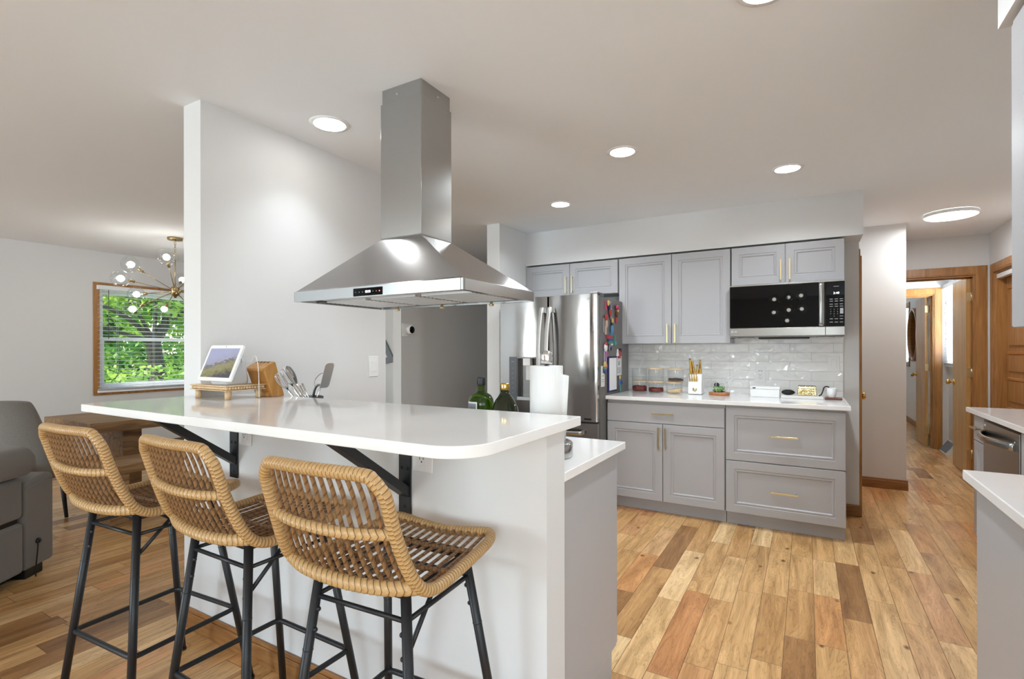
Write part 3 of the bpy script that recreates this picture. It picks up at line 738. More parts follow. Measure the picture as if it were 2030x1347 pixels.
cabinet('base_cabinet', 'grey base cabinet in the right hand run before the dishwasher', Fs, 2.10, 3.492, .10, .883, .61,
        [('door', 2.6, 3.04, .104, .868, (3.0, .78, .165, True)), ('door', 3.045, 3.489, .104, .868, (3.08, .78, .165, True))], toe=1)
poly = [(.42, 1.434), (1.567, 1.434), (1.567, 4.35), (.895, 4.35), (.895, 2.08), (.42, 2.08)]
tag(MB().prism(poly, 'z', .885, .915).build('worktop', QUARTZ, None, .003), 'white quartz worktop wrapping round the right side of the kitchen', 'worktop')
# bar top with rounded outer corner
pts = [(-2.50, 1.30), (-2.50, .915)]
for k in range(6): t = PI + PI/2*k/5; pts.append((-2.485+.015*math.cos(t), .905+.015*math.sin(t)))
for k in range(15): t = -PI/2 + PI/2*k/14; pts.append((-.735+.11*math.cos(t), 1.0+.11*math.sin(t)))
pts += [(-.625, 1.52), (-2.396, 1.52), (-2.396, 1.30)]
tag(MB().prism(pts, 'z', 1.0485, 1.078).build('breakfast_counter', QUARTZ, None, .0025), 'long white quartz breakfast bar top with a rounded corner above the stools', 'counter')
# ================================================================== APPLIANCES
# ---- range hood
hd = thing('range_hood', 'stainless steel pyramid range hood hanging over the bar peninsula', 'range hood', (-1.49, 1.72, 1.502))
X0, X1, Y0, Y1 = -1.945, -1.035, 1.448, 1.99
def rrect(x0, x1, y0, y1, r=.012, n=4):
    out = []
    for cx, cy, s in ((x1-r, y1-r, 0), (x0+r, y1-r, 1), (x0+r, y0+r, 2), (x1-r, y0+r, 3)):
        for k in range(n+1):
            t = PI/2*s + PI/2*k/n; out.append((cx+r*math.cos(t), cy+r*math.sin(t)))
    return out
band = MB(); o_ = rrect(X0, X1, Y0, Y1); i_ = rrect(X0+.02, X1-.02, Y0+.02, Y1-.02)
n = len(o_); band.v = [(x, y, 1.502) for x, y in o_] + [(x, y, 1.543) for x, y in o_] + [(x, y, 1.502) for x, y in i_] + [(x, y, 1.535) for x, y in i_]
for k in range(n):
    q = (k+1) % n
    band.f += [(k, q, n+q, n+k), (k, 2*n+k, 2*n+q, q), (2*n+k, 3*n+k, 3*n+q, 2*n+q)]; band.sm += [False]*3
band.f.append(tuple(3*n+k for k in range(n))); band.sm.append(False)
band.build('rim_band', STEEL, hd)
py = MB(); cx0, cx1, cy0, cy1 = -1.632, -1.403, 1.663, 1.872
lv = [((X0+.004, X1-.004, Y0+.004, Y1-.004), 1.543), ((X0+.012, X1-.012, Y0+.012, Y1-.012), 1.549), ((cx0-.004, cx1+.004, cy0-.004, cy1+.004), 1.776), ((cx0, cx1, cy0, cy1), 1.784)]
for (a, b, c, d), z in lv: py.v += [(a, c, z), (b, c, z), (b, d, z), (a, d, z)]
for k in range(3):
    for j in range(4): q = (j+1) % 4; py.f.append((k*4+j, k*4+q, (k+1)*4+q, (k+1)*4+j)); py.sm.append(False)
py.build('canopy', STEELH, hd)
MB().box(cx0-.001, cx1+.001, cy0-.001, cy1+.001, 1.778, 2.375).build('chimney', STEEL, hd, .002)
slv = MB().box(cx0+.004, cx1-.004, cy0+.004, cy1-.004, 2.376, 2.4395).build('upper_sleeve', STEEL, hd, .001)
sc = MB(); sc.cyl((-1.54, cy0+.004, 2.405), (-1.54, cy0+.001, 2.405), .004, 10); sc.cyl((cx1-.004, 1.78, 2.405), (cx1-.001, 1.78, 2.405), .004, 10); sc.build('screw', CHROME, slv)
pan = MB().box(X0+.02, X1-.02, Y0+.02, Y1-.02, 1.524, 1.530).build('underside_panel', STEEL, hd)
for k in range(3):
    xa = X0+.045+k*.277; fb = MB().box(xa, xa+.265, Y0+.12, Y1-.05, 1.515, 1.5235)
    y = Y0+.135
    while y < Y1-.07: fb.box(xa+.01, xa+.255, y, y+.014, 1.506, 1.515); y += .026
    f = fb.build('baffle_filter', STEELB, hd, .001)
    MB().lathe([(.006, 1.505), (.006, 1.497), (.011, 1.494), (.011, 1.486), (0, 1.485)], (xa+.132, Y1-.075, 0), 12).build('filter_knob', BRASS, f)
for x in (X0+.16, X1-.16): MB().lathe([(0, 1.521), (.034, 1.521), (.036, 1.519), (.036, 1.5238)], (x, Y0+.07, 0), 24).build('light_lens', WHITEP, hd)
cp = MB().box(-1.571, -1.415, Y0-.0022, Y0-.0005, 1.505, 1.536).build('control_panel', BLACKG, hd)
tm = MB(); text_into(tm, '03:35', .013, M_negy(-1.489, Y0-.0030, 1.5205)); tm.build('clock_digits', LEDW, cp)
dm = MB()
for x in (-1.557, -1.537, -1.519, -1.462, -1.445): dm.lathe([(.0018, Y0-.0028), (.0018, Y0-.0022)], (x, 0, 1.5205), 8, 'y')
dm.build('touch_button', LABELG, cp); MB().lathe([(.0024, Y0-.0030), (.0024, Y0-.0022)], (-1.428, 0, 1.5205), 10, 'y').build('power_button', LEDR, cp)

# ---- refrigerator
fr = thing('refrigerator', 'stainless steel french door refrigerator with ice dispenser and magnets on its side', 'refrigerator', (-1.88, 4.25, 0))
MB().box(-2.335, -1.43, 3.885, 4.62, .02, 1.72).build('cabinet_body', FRSIDE, fr, .006)
def fr_door(x0, x1, z0, z1, name, bow=.018, holes=None):
    mb = MB(); n = 14; yb, yf = 3.884, 3.822
    top = []; 
    for i in range(n+1):
        t = i/n; x = x0+(x1-x0)*t
        e = min(t, 1-t)*(x1-x0); rnd = .012*(1-min(1, e/.014))**2
        top.append((x, yf - bow*math.sin(PI*t)*.6 + rnd))
    poly = [(x0, yb)] + top + [(x1, yb)]
    mb.prism(poly, 'z', z0, z1, True)
    o = mb.build(name, STEELF, fr)
    for p in o.data.polygons:
        if abs(p.normal.z) > .9: p.use_smooth = False
    o.data.set_sharp_from_angle(angle=math.radians(40)) if hasattr(o.data, 'set_sharp_from_angle') else None
    return o
rd = fr_door(-1.866, -1.437, .715, 1.735, 'door')
# left door is built round the dispenser opening
ld = MB()
dx0, dx1, dz0, dz1 = -2.232, -1.952, .86, 1.23
for a, b, c, d in ((-2.332, -1.872, dz1, 1.735), (-2.332, -1.872, .715, dz0), (-2.332, dx0, dz0, dz1), (dx1, -1.872, dz0, dz1)): 
    n = 12; 
    f0 = lambda x: 3.822-.018*.6*math.sin(PI*(x+2.332)/.46)
    poly = [(a, 3.884)] + [(a+(b-a)*i/n, f0(a+(b-a)*i/n)) for i in range(n+1)] + [(b, 3.884)]
    ld.prism(poly, 'z', c, d, True)
ld = ld.build('door', STEELF, fr)
ld.data.set_sharp_from_angle(angle=math.radians(40)) if hasattr(ld.data, 'set_sharp_from_angle') else None
MB().box(dx0, -2.158, 3.806, 3.86, dz0, dz1).build('control_strip', GREYS, ld, .002)
rc = MB(); rc.box(-2.158, dx1, 3.872, 3.882, dz0, dz1); rc.box(-2.158, -2.153, 3.815, 3.872, dz0, dz1); rc.box(dx1-.005, dx1, 3.815, 3.872, dz0, dz1); rc.box(-2.153, dx1-.005, 3.815, 3.872, dz1-.012, dz1)
rc.build('dispenser_recess', STEELD, ld)
MB().box(-2.153, dx1-.005, 3.80, 3.872, dz0, dz0+.03).build('drip_tray', STEEL, ld, .002)
MB().box(-2.10, -2.03, 3.81, 3.86, dz1-.075, dz1-.014).box(-2.09, -2.04, 3.845, 3.855, dz1-.20, dz1-.075).build('dispenser_paddle', WHITEP, ld, .004)
lt = MB().box(-2.206, -2.199, 3.8052, 3.8058, 1.186, 1.192).box(-2.191, -2.184, 3.8052, 3.8058, 1.186, 1.192)
for k in range(6): lt.box(-2.203, -2.187, 3.8052, 3.8058, 1.13-k*.042, 1.1315-k*.042)
lt.build('control_lettering', LABELG, ld)
dw = fr_door(-2.332, -1.437, .05, .70, 'drawer')
MB().box(-2.32, -1.445, 3.86, 3.90, .0, .05).build('kick_grille', BLACKM, fr)
for nm, x, dr in (('door_handle', -1.905, ld), ('door_handle', -1.832, rd)):
    path = []
    for i in range(25):
        t = i/24; path.append((x+(.0 if dr is rd else -.0), 3.785-.07*math.sin(PI*t)**.7, .82+.82*t))
    h = MB().tube(path, .01, 12, flat=(.018, .006))
    for z in (.84, 1.62): h.box(x-.011, x+.011, 3.782, 3.815, z-.02, z+.02)
    h.build(nm, STEELB, dr)
path = [(-2.22+.685*i/20, 3.765-.03*math.sin(PI*i/20)**.6, .625) for i in range(21)]
h = MB().tube(path, .01, 12, flat=(.008, .018))
for x in (-2.2, -1.555): h.box(x-.012, x+.012, 3.77, 3.82, .612, .638)
h.build('drawer_handle', STEEL, dw)
MB().box(-1.50, -1.437, 3.84, 3.99, 1.7205, 1.752).build('hinge_cover', STEELD, fr, .006)
lg = MB(); text_into(lg, 'LG', .024, M_negy(-1.490, 3.8165, 1.697))
lg.lathe([(.0105, 3.8185), (.0105, 3.816), (.0085, 3.816), (.0085, 3.8185)], (-1.522, 0, 1.697), 24, 'y', ring=True)
lg.box(-1.5235, -1.5215, 3.816, 3.818, 1.692, 1.702); lg.box(-1.522, -1.517, 3.816, 3.818, 1.692, 1.6935); lg.lathe([(.0014, 3.8185), (.0014, 3.816)], (-1.5265, 0, 1.700), 8, 'y')
lg.build('logo', STEELD, rd)
MB().box(-1.565, -1.482, 3.8145, 3.818, .728, .742).build('badge', BLACKM, rd)

# ---- magnets and papers on the refrigerator side (plane x = -1.43)
FX = -1.4295
def mag(name, label, cat, parts, group='magnets and papers on the refrigerator side'):
    """parts = (kind, y, z, sy, sz, material, thickness)"""
    y0, z0 = parts[0][1], parts[0][2]
    root = None
    for i, (k, y, z, sy, sz, m, th) in enumerate(parts):
        mb = MB(); off = .0008*i
        if k == 'b': mb.box(FX+off, FX+off+th, y-sy/2, y+sy/2, z-sz/2, z+sz/2)
        elif k == 's': mb.sphere((FX+off+th/2, y, z), 1, 14, 9, (th/2, sy/2, sz/2))
        elif k == 't': mb.prism([(y-sy/2, z-sz/2), (y+sy/2, z-sz/2), (y, z+sz/2)], 'x', FX+off, FX+off+th)
        if root is None: root = tag(mb.build(name, m, None, .0008 if k == 'b' else 0), label, cat, group); ORG[root.name] = tuple(root.location)
        else: mb.build(['cap', 'face', 'charm', 'tag', 'stripe'][(i-1) % 5], m, root)
    return root
mag('fridge_magnet', 'photo magnet with an orange and blue cluster, topmost on the refrigerator side', 'magnet', [('b', 4.01, 1.655, .05, .07, C_PINK, .004), ('s', 4.045, 1.675, .05, .05, C_YEL, .02), ('s', 4.06, 1.65, .05, .06, C_NAVY, .02), ('s', 4.085, 1.655, .05, .08, C_GREY, .02)])
mag('fridge_magnet', 'small red and tan figure magnet below the topmost cluster', 'magnet', [('s', 4.09, 1.60, .04, .07, C_RED, .022), ('s', 4.10, 1.635, .03, .03, C_SKIN, .02), ('s', 4.115, 1.565, .04, .05, C_GREY, .015)])
mag('fridge_magnet', 'pink topped hanging magnet close to the wall cabinet', 'magnet', [('s', 4.265, 1.655, .075, .045, C_PINK, .03), ('s', 4.265, 1.60, .04, .07, C_BRN, .02), ('b', 4.26, 1.545, .035, .05, C_RED, .01), ('s', 4.27, 1.625, .03, .03, C_YEL, .022)])
mag('fridge_magnet', 'tan magnet with a round red cap on a grey card', 'magnet', [('b', 3.96, 1.49, .05, .12, C_GREY, .004), ('s', 3.99, 1.555, .06, .05, C_RED, .022), ('s', 3.995, 1.50, .04, .07, C_SKIN, .02), ('b', 3.985, 1.45, .02, .07, C_SKIN, .012)])
mag('fridge_magnet', 'gold and grey charm magnet above the sky blue one', 'magnet', [('s', 4.15, 1.535, .04, .045, C_YEL, .018), ('s', 4.17, 1.52, .03, .03, C_GREY, .018)])
mag('fridge_magnet', 'sky blue bird-like magnet with a dark top', 'magnet', [('s', 4.135, 1.465, .055, .07, C_CYAN, .022), ('s', 4.13, 1.505, .03, .03, C_NAVY, .018), ('b', 4.12, 1.425, .012, .04, C_CYAN, .008), ('b', 4.15, 1.425, .012, .04, C_CYAN, .008)])
mag('fridge_magnet', 'striped red, blue and green boat magnet', 'magnet', [('b', 4.075, 1.395, .10, .03, C_RED, .018), ('b', 4.09, 1.372, .10, .022, C_BLUE, .018), ('b', 4.10, 1.35, .09, .022, C_GREEN, .018), ('s', 4.12, 1.335, .04, .02, C_WHITE, .02)])
mag('fridge_magnet', 'teal teardrop magnet right of the striped boat', 'magnet', [('t', 4.225, 1.37, .045, .08, C_GREEN, .012), ('s', 4.225, 1.345, .03, .03, C_CYAN, .018)])
mag('fridge_magnet', 'round white magnet with a red top and hanging ribbons', 'magnet', [('s', 3.98, 1.31, .07, .07, C_WHITE, .02), ('s', 3.985, 1.335, .06, .03, C_RED, .022), ('b', 3.965, 1.24, .014, .10, C_LILAC, .003), ('b', 4.005, 1.225, .016, .12, C_LILAC, .003), ('s', 4.02, 1.25, .03, .05, C_PINK, .012)])
mag('fridge_magnet', 'dark oval magnet beside the ribboned one', 'magnet', [('s', 4.09, 1.31, .05, .07, C_GREY, .016), ('s', 4.09, 1.30, .03, .04, C_NAVY, .022)])
mag('fridge_magnet', 'yellow and blue flower cluster magnet over the paper strip', 'magnet', [('s', 3.955, 1.165, .055, .06, C_YEL, .024), ('s', 3.955, 1.12, .05, .05, C_BLUE, .024), ('s', 3.99, 1.155, .03, .05, C_PINK, .02), ('s', 3.94, 1.14, .03, .03, C_GREEN, .026)])
ps = mag('paper_strip', 'narrow printed paper strip stuck at the refrigerator door edge', 'paper', [('b', 3.935, 1.075, .085, .17, PAPER, .0015)])
g_ = MB()
for z in (1.105, 1.075, 1.045, 1.03): g_.box(FX+.0016, FX+.0019, 3.912, 3.958, z, z+.005)
g_.build('print', C_GREY, ps)
wb = mag('memo_board', 'white memo board with a navy rim on the refrigerator side', 'memo board', [('b', 4.155, 1.085, .22, .30, C_NAVY, .010)])
MB().box(FX+.0101, FX+.0115, 4.065, 4.25, .95, 1.22).build('writing_surface', WHITEP, wb, .001)
pn = mag('paper_note', 'printed white note hanging right of the memo board', 'paper', [('b', 4.345, 1.15, .14, .17, PAPER, .0015)])
g_ = MB(); text_into(g_, '50', .05, Matrix.Translation((FX+.0022, 4.34, 1.17)) @ Matrix.Rotation(PI/2, 4, 'Z') @ Matrix.Rotation(PI/2, 4, 'X'), .0002)
for k in range(5): g_.box(FX+.0016, FX+.0019, 4.295, 4.395, 1.085+k*.011, 1.088+k*.011)
g_.build('print', C_NAVY, pn)
mag('magnetic_clip', 'red clip with a black tip above the printed note', 'clip', [('b', 4.33, 1.25, .045, .07, C_RED, .016), ('b', 4.355, 1.285, .03, .03, BLACKM, .018), ('t', 4.29, 1.265, .04, .06, C_WHITE, .012)])
mag('bookmark', 'brown leather bookmark hanging right of the memo board', 'bookmark', [('b', 4.292, 1.0, .03, .12, C_BRN, .003)])
mag('fridge_magnet', 'blue and green tasselled magnet nearest the worktop', 'magnet', [('b', 4.36, 1.0, .022, .08, C_CYAN, .008), ('s', 4.345, 1.045, .03, .035, C_YEL, .016), ('s', 4.385, 1.0, .05, .035, C_BLUE, .02), ('s', 4.35, .945, .035, .06, C_GREEN, .016)])

# ---- microwave
mw = thing('microwave_oven', 'black glass microwave oven with steel trim under the short cabinet', 'microwave', (-.145, 4.55, 1.39))
MB().box(-.530, .238, 4.408, 4.727, 1.385, 1.796).build('casing', STEELD, mw, .003)
MB().box(-.530, .238, 4.385, 4.407, 1.786, 1.797).build('top_trim', STEEL, mw, .001)
MB().box(-.530, .118, 4.381, 4.407, 1.459, 1.785).build('door', BLACKG, mw, .003)
MB().box(.120, .238, 4.383, 4.407, 1.459, 1.785).build('control_panel', BLACKG, mw, .002)
MB().box(-.530, .118, 4.383, 4.407, 1.395, 1.457).box(.120, .238, 4.385, 4.407, 1.395, 1.457).build('lower_trim', STEEL, mw, .002)
path = [(.094, 4.352-.012*math.sin(PI*i/14), 1.462+.32*i/14) for i in range(15)]
hh = MB().tube(path, .01, 12, flat=(.018, .008))
for z in (1.475, 1.77): hh.box(.083, .105, 4.352, 4.382, z-.01, z+.01)
hh.build('handle', STEEL, mw)
mt = MB(); text_into(mt, '3:40', .022, M_negy(.186, 4.3822, 1.70)); mt.build('clock_digits', LEDW, mw)
bt = MB()
bt.box(.170, .202, 4.3818, 4.3828, 1.748, 1.751)
for r in range(4):
    for c in range(3): text_into(bt, str((r*3+c+1) if r < 3 else [' ', 0, ' '][c]) if not (r == 3 and c != 1) else '.', .011, M_negy(.152+c*.021, 4.3824, 1.583-r*.017), .0002)
for z in (1.655, 1.64, 1.618, 1.602, 1.511, 1.487):
    for x in (.155, .186, .217): bt.box(x-.010, x+.010, 4.3818, 4.3828, z, z+.004)
bt.box(.209, .229, 4.3818, 4.3828, 1.55, 1.59); bt.box(.207, .229, 4.3818, 4.3828, 1.53, 1.534)
bt.build('panel_lettering', LABELG, mw)
ml = MB(); text_into(ml, 'LG', .015, M_negy(-.488, 4.3826, 1.43)); ml.lathe([(.008, 4.3835), (.008, 4.382), (.006, 4.382), (.006, 4.3835)], (-.512, 0, 1.43), 18, 'y', ring=True); ml.build('logo', WHITEP, mw)
MB().box(-.33, .02, 4.44, 4.68, 1.372, 1.385).build('vent_grille', BLACKM, mw, .004)
for x in (-.42, .12): MB().box(x-.06, x+.06, 4.43, 4.52, 1.376, 1.385).build('task_light_lens', STEEL, mw, .004)

# ---- dishwasher
dwr = thing('dishwasher', 'stainless steel dishwasher with a bowed handle in the right hand run', 'dishwasher', (1.24, 3.80, 0))
MB().box(.955, 1.55, 3.50, 4.10, .01, .87).build('tub', STEELD, dwr)
MB().box(.925, .953, 3.502, 4.102, .11, .858).build('door', STEEL, dwr, .006)
MB().box(.985, 1.0, 3.50, 4.10, .0, .10).build('kick_plate', BLACKM, dwr)
path = [(.918-.055*math.sin(PI*i/20)**.8, 3.535+.55*i/20, .785) for i in range(21)]
MB().tube(path, .01, 12, flat=(.010, .020)).build('handle', STEEL, dwr)
dl = MB(); dl.lathe([(.006, .9252), (.006, .9242)], (0, 4.075, .835), 14, 'x'); dl.box(.9242, .9252, 4.05, 4.064, .83, .84); dl.lathe([(.004, .9252), (.004, .9242)], (0, 3.56, .81), 14, 'x'); dl.build('logo', WHITEP, dwr)

# ================================================================== LAMPS
for i, (x, y, r, lab) in enumerate(((-2.095, 1.775, .078, 'round recessed ceiling light beside the tall partition wall'), (-.924, 2.877, .070, 'round recessed ceiling light in the middle of the kitchen'),
        (-.105, 3.673, .072, 'round recessed ceiling light above the drawers and microwave'), (-1.681, 3.67, .070, 'round recessed ceiling light in front of the refrigerator'), (-.11, 1.80, .072, 'round recessed ceiling light at the top edge of the photo'))):
    t = thing('recessed_light', lab, 'ceiling light', (x, y, CH-.008), 'recessed lights in the kitchen ceiling')
    MB().lathe([(r, CH-.0055), (r+.018, CH-.0050), (r+.020, CH-.0005), (r, CH-.0005)], (x, y, 0), 40, ring=True).build('trim_ring', WHITEP, t)
    MB().lathe([(0, CH-.0035), (r-.001, CH-.0035), (r-.001, CH-.0008), (0, CH-.0008)], (x, y, 0), 40).build('lens', LAMP, t)
    light('lamp_light', 'AREA', (x, y, CH-.012), (0, 0, 0), RECESSED_W*(.30 if i == 0 else 1.25), (.86, .94, 1), r*1.9, shape='DISK', parent=t, spread=math.radians(95 if i == 0 else 152))
t = thing('flush_light', 'large round flush ceiling light at the start of the hall', 'ceiling light', (1.05, 5.56, CH-.04))
MB().lathe([(.175, CH-.001), (.175, CH-.03), (.168, CH-.034), (.0, CH-.034)], (1.05, 5.56, 0), 48).build('lens', LAMP, t)
MB().lathe([(.176, CH-.001), (.180, CH-.001), (.180, CH-.030), (.176, CH-.030)], (1.05, 5.56, 0), 48, ring=True).build('trim_ring', WHITEP, t)
light('lamp_light', 'AREA', (1.05, 5.56, CH-.045), (0, 0, 0), 6, (.88, .95, 1), .3, shape='DISK', parent=t)

# ---- globe chandeliers
def chandelier(label, HUB, arms, top=True):
    ch = thing('globe_chandelier', label, 'chandelier', tuple(HUB))
    MB().lathe([(0, CH-.0005), (.068, CH-.0005), (.068, CH-.018), (.064, CH-.024), (.012, CH-.026), (.010, CH-.034), (0, CH-.034)], (HUB.x, HUB.y, 0), 32).build('canopy', BRASSD, ch)
    chn = MB(); z = CH-.04
    for k in range(5):
        q = []
        for i in range(12):
            t = 2*PI*i/12; a, b = .009*math.cos(t), .016*math.sin(t); q.append((HUB.x+(a if k % 2 else 0), HUB.y+(0 if k % 2 else a), z-.016+b))
        chn.tube(q, .0018, 6, closed=True); z -= .026
    q = [(HUB.x+.5*.03*math.cos(2*PI*i/20), HUB.y+.8*.03*math.cos(2*PI*i/20), z-.026+.03*math.sin(2*PI*i/20)) for i in range(20)]
    chn.tube(q, .0025, 6, closed=True); chn.cyl((HUB.x, HUB.y, z-.055), (HUB.x, HUB.y, HUB.z+.04), .006, 10)
    chn.build('chain', BRASSD, ch)
    MB().lathe([(0, HUB.z+.055), (.02, HUB.z+.052), (.034, HUB.z+.04), (.046, HUB.z+.018), (.048, HUB.z), (.046, HUB.z-.018), (.034, HUB.z-.04), (.016, HUB.z-.052), (.010, HUB.z-.066), (0, HUB.z-.070)], (HUB.x, HUB.y, 0), 16).build('hub', BRASSD, ch)
    for d in arms:
        L_ = d.length; u = d.normalized(); e = HUB + d
        arm = MB().cyl(HUB+u*.04, e-u*.115, .0042, 8); arm.cyl(e-u*.12, e-u*.07, .014, 12)
        ao = arm.build('arm', BRASSD, ch)
        pr = [(.014, -.078)] + [(.078*math.sin(t), -.078*math.cos(t)) for t in [PI*(.07+.93*i/18) for i in range(19)]]
        Mq = Matrix.Translation(e) @ u.to_track_quat('Z', 'Y').to_matrix().to_4x4()
        MB().lathe(pr, (0, 0, 0), 24, cap=False).xf(Mq).build('glass_globe', GLASS, ao)
        MB().sphere(e-u*.004, .030, 16, 10).build('bulb', BULB, ao)
    return ch
HUB = Vector((-5.588, 2.781, 1.893))
fv = Vector((HUB.x, HUB.y, 0)).normalized(); rv = Vector((fv.y, -fv.x, 0))
chandelier('brass sputnik chandelier with clear glass globes near the dining window', HUB, [rv*a + fv*b + Vector((0, 0, c)) for a, c, b in ((-.07, .30, -.30), (-.36, .23, -.10), (-.43, .075, -.22), (-.335, -.025, .28), (-.35, -.20, -.05), (-.10, -.16, .40), (.065, .17, .40), (.22, .22, -.28), (.40, .10, .20), (.44, -.06, -.15), (.2, -.26, -.3))])
chandelier('second globe chandelier behind the camera, reflected in the microwave door', Vector((-.29, -1.25, 1.98)), [Vector(v) for v in ((-.20, .10, .18), (.01, -.30, .24), (.21, .05, .23), (-.22, -.20, -.03), (.03, .32, -.03), (.22, -.12, .01), (.0, .12, -.2))])

# ---- tall thin things on the walls
th_ = thing('thermostat', 'white thermostat with a round black face on the hall wall', 'thermostat', (-3.6, 4.05, 1.42))
MB().box(-3.599, -3.592, 3.965, 4.115, 1.43, 1.565).build('wall_plate', WHITEP, th_, .003)
MB().lathe([(.048, -3.592), (.048, -3.556), (.045, -3.550), (0, -3.550)], (0, 4.06, 1.50), 32, 'x').build('dial_ring', WHITEP, th_)
MB().lathe([(.037, -3.5502), (.036, -3.546), (0, -3.545)], (0, 4.06, 1.50), 32, 'x').build('dial_face', BLACKG, th_)
def plate_x(name, label, cat, x, y0, y1, z0, z1, s=1, rocker=True):
    t = thing(name, label, cat, (x, (y0+y1)/2, z0))
    a, b = sorted((x+s*.0005, x+s*.006)); MB().box(a, b, y0, y1, z0, z1).build('cover_plate', WHITEP, t, .002)
    a, b = sorted((x+s*.006, x+s*.010)); yc = (y0+y1)/2; zc = (z0+z1)/2
    MB().box(a, b, yc-.016, yc+.016, zc-.032, zc+.032).build('rocker', WHITEP, t, .0015)
    return t
plate_x('light_switch', 'white rocker switch on the tall partition wall above the bar', 'light switch', -2.40, 2.333, 2.413, 1.122, 1.252)
plate_x('wall_outlet', 'small white outlet plate low on the bedroom hall wall', 'outlet', 1.57, 9.56, 9.66, .33, .45, -1)
def plate_y(name, label, cat, y, x0, x1, z0, z1, kind):
    t = thing(name, label, cat, ((x0+x1)/2, y, z0)); xc, zc = (x0+x1)/2, (z0+z1)/2
    MB().box(x0, x1, y-.006, y-.0005, z0, z1).build('cover_plate', WHITEP, t, .002)
    if kind == 'rocker':
        MB().box(xc-.017, xc+.017, y-.010, y-.006, zc-.034, zc+.034).build('rocker', WHITEP, t, .0015)
    else:
        MB().box(xc-.018, xc+.018, y-.009, y-.006, zc-.040, zc+.040).build('socket_face', WHITEP, t, .002)
        s = MB()
        for dz in ((-.020, .020) if kind == 'duplex' else (-.026, 0)):
            s.box(xc-.0085, xc-.0065, y-.0096, y-.009, zc+dz, zc+dz+.009); s.box(xc+.0065, xc+.0085, y-.0096, y-.009, zc+dz+.001, zc+dz+.008)
            s.lathe([(.0028, y-.0096), (.0028, y-.009)], (xc, 0, zc+dz-.007), 10, 'y')
        if kind == 'usb':
            for dx in (-.012, .004): s.box(xc+dx, xc+dx+.010, y-.0096, y-.009, zc+.030, zc+.034)
        s.build('slots', BLACKM, t)
    return t
plate_y('wall_outlet', 'white outlet plate under the bar beside the far black bracket', 'outlet', 1.303, -2.100, -2.015, .888, 1.012, 'duplex')
plate_y('wall_outlet', 'white outlet plate under the bar beside the near black bracket', 'outlet', 1.303, -1.134, -1.050, .890, 1.012, 'duplex')
plate_y('wall_outlet', 'white outlet with two usb ports on the tiled backsplash', 'outlet', 4.728, -.378, -.296, 1.01, 1.147, 'usb')
plate_y('light_switch', 'white rocker switch at the right end of the tiled backsplash', 'light switch', 4.728, .146, .223, 1.113, 1.235, 'rocker')

# ---- bar brackets
def bracket(x0, x1, label):
    t = thing('bar_bracket', label, 'bracket', ((x0+x1)/2, 1.30, .742), 'black steel brackets under the bar')
    MB().box(x0, x1, 1.2955, 1.3025, .742, 1.046).build('wall_plate', BLACK, t, .002)
    MB().box(x0, x1, .955, 1.2950, 1.040, 1.0475).build('top_plate', BLACK, t, .002)
    xm = (x0+x1)/2; w = (x1-x0)/2*.85
    p = [(1.2952, .80), (1.2952, .835), (1.01, 1.0395), (.965, 1.0395)]
    MB().prism(p, 'x', xm-w, xm+w).build('diagonal_brace', BLACK, t, .001)
    sc = MB()
    for dx, z in ((-.4, .895), (.4, .895), (0, .768)): sc.lathe([(.0055, 1.2955), (.0045, 1.293), (0, 1.2925)], (xm+dx*(x1-x0)*.62, 0, z), 10, 'y')
    sc.build('screw', BLACKM, t)
bracket(-2.165, -2.109, 'black steel bracket under the far end of the bar')
bracket(-1.193, -1.141, 'black steel bracket under the near end of the bar')
bracket(-2.46, -2.412, 'black steel bracket at the wall end of the bar, mostly hidden') if False else None
# ================================================================== BAR STOOLS
def smooth_path(pts, n=8, closed=False):
    """Catmull-Rom through pts"""
    P = [Vector(p) for p in pts]; out = []; m = len(P)
    rng = range(m) if closed else range(m-1)
    for i in rng:
        if closed: p0, p1, p2, p3 = P[(i-1) % m], P[i], P[(i+1) % m], P[(i+2) % m]
        else: p0, p1, p2, p3 = P[max(i-1, 0)], P[i], P[i+1], P[min(i+2, m-1)]
        for k in range(n):
            t = k/n; out.append(.5*((2*p1) + (p2-p0)*t + (2*p0-5*p1+4*p2-p3)*t*t + (-p0+3*p1-3*p2+p3)*t*t*t))
    if not closed: out.append(P[-1])
    return out
def resample(path, step, closed=False):
    P = path + ([path[0]] if closed else []); out = [P[0]]; acc = 0
    for i in range(1, len(P)):
        a, b = P[i-1], P[i]; L_ = (b-a).length
        if L_ < 1e-9: continue
        d = step-acc
        while d <= L_: out.append(a.lerp(b, d/L_)); d += step
        acc = L_-(d-step)
    if not closed: out.append(P[-1])
    return out
def sadd(w, y, z, f):   # helper: saddle dip across the width
    return z - .012*f*math.cos(PI*w/2)
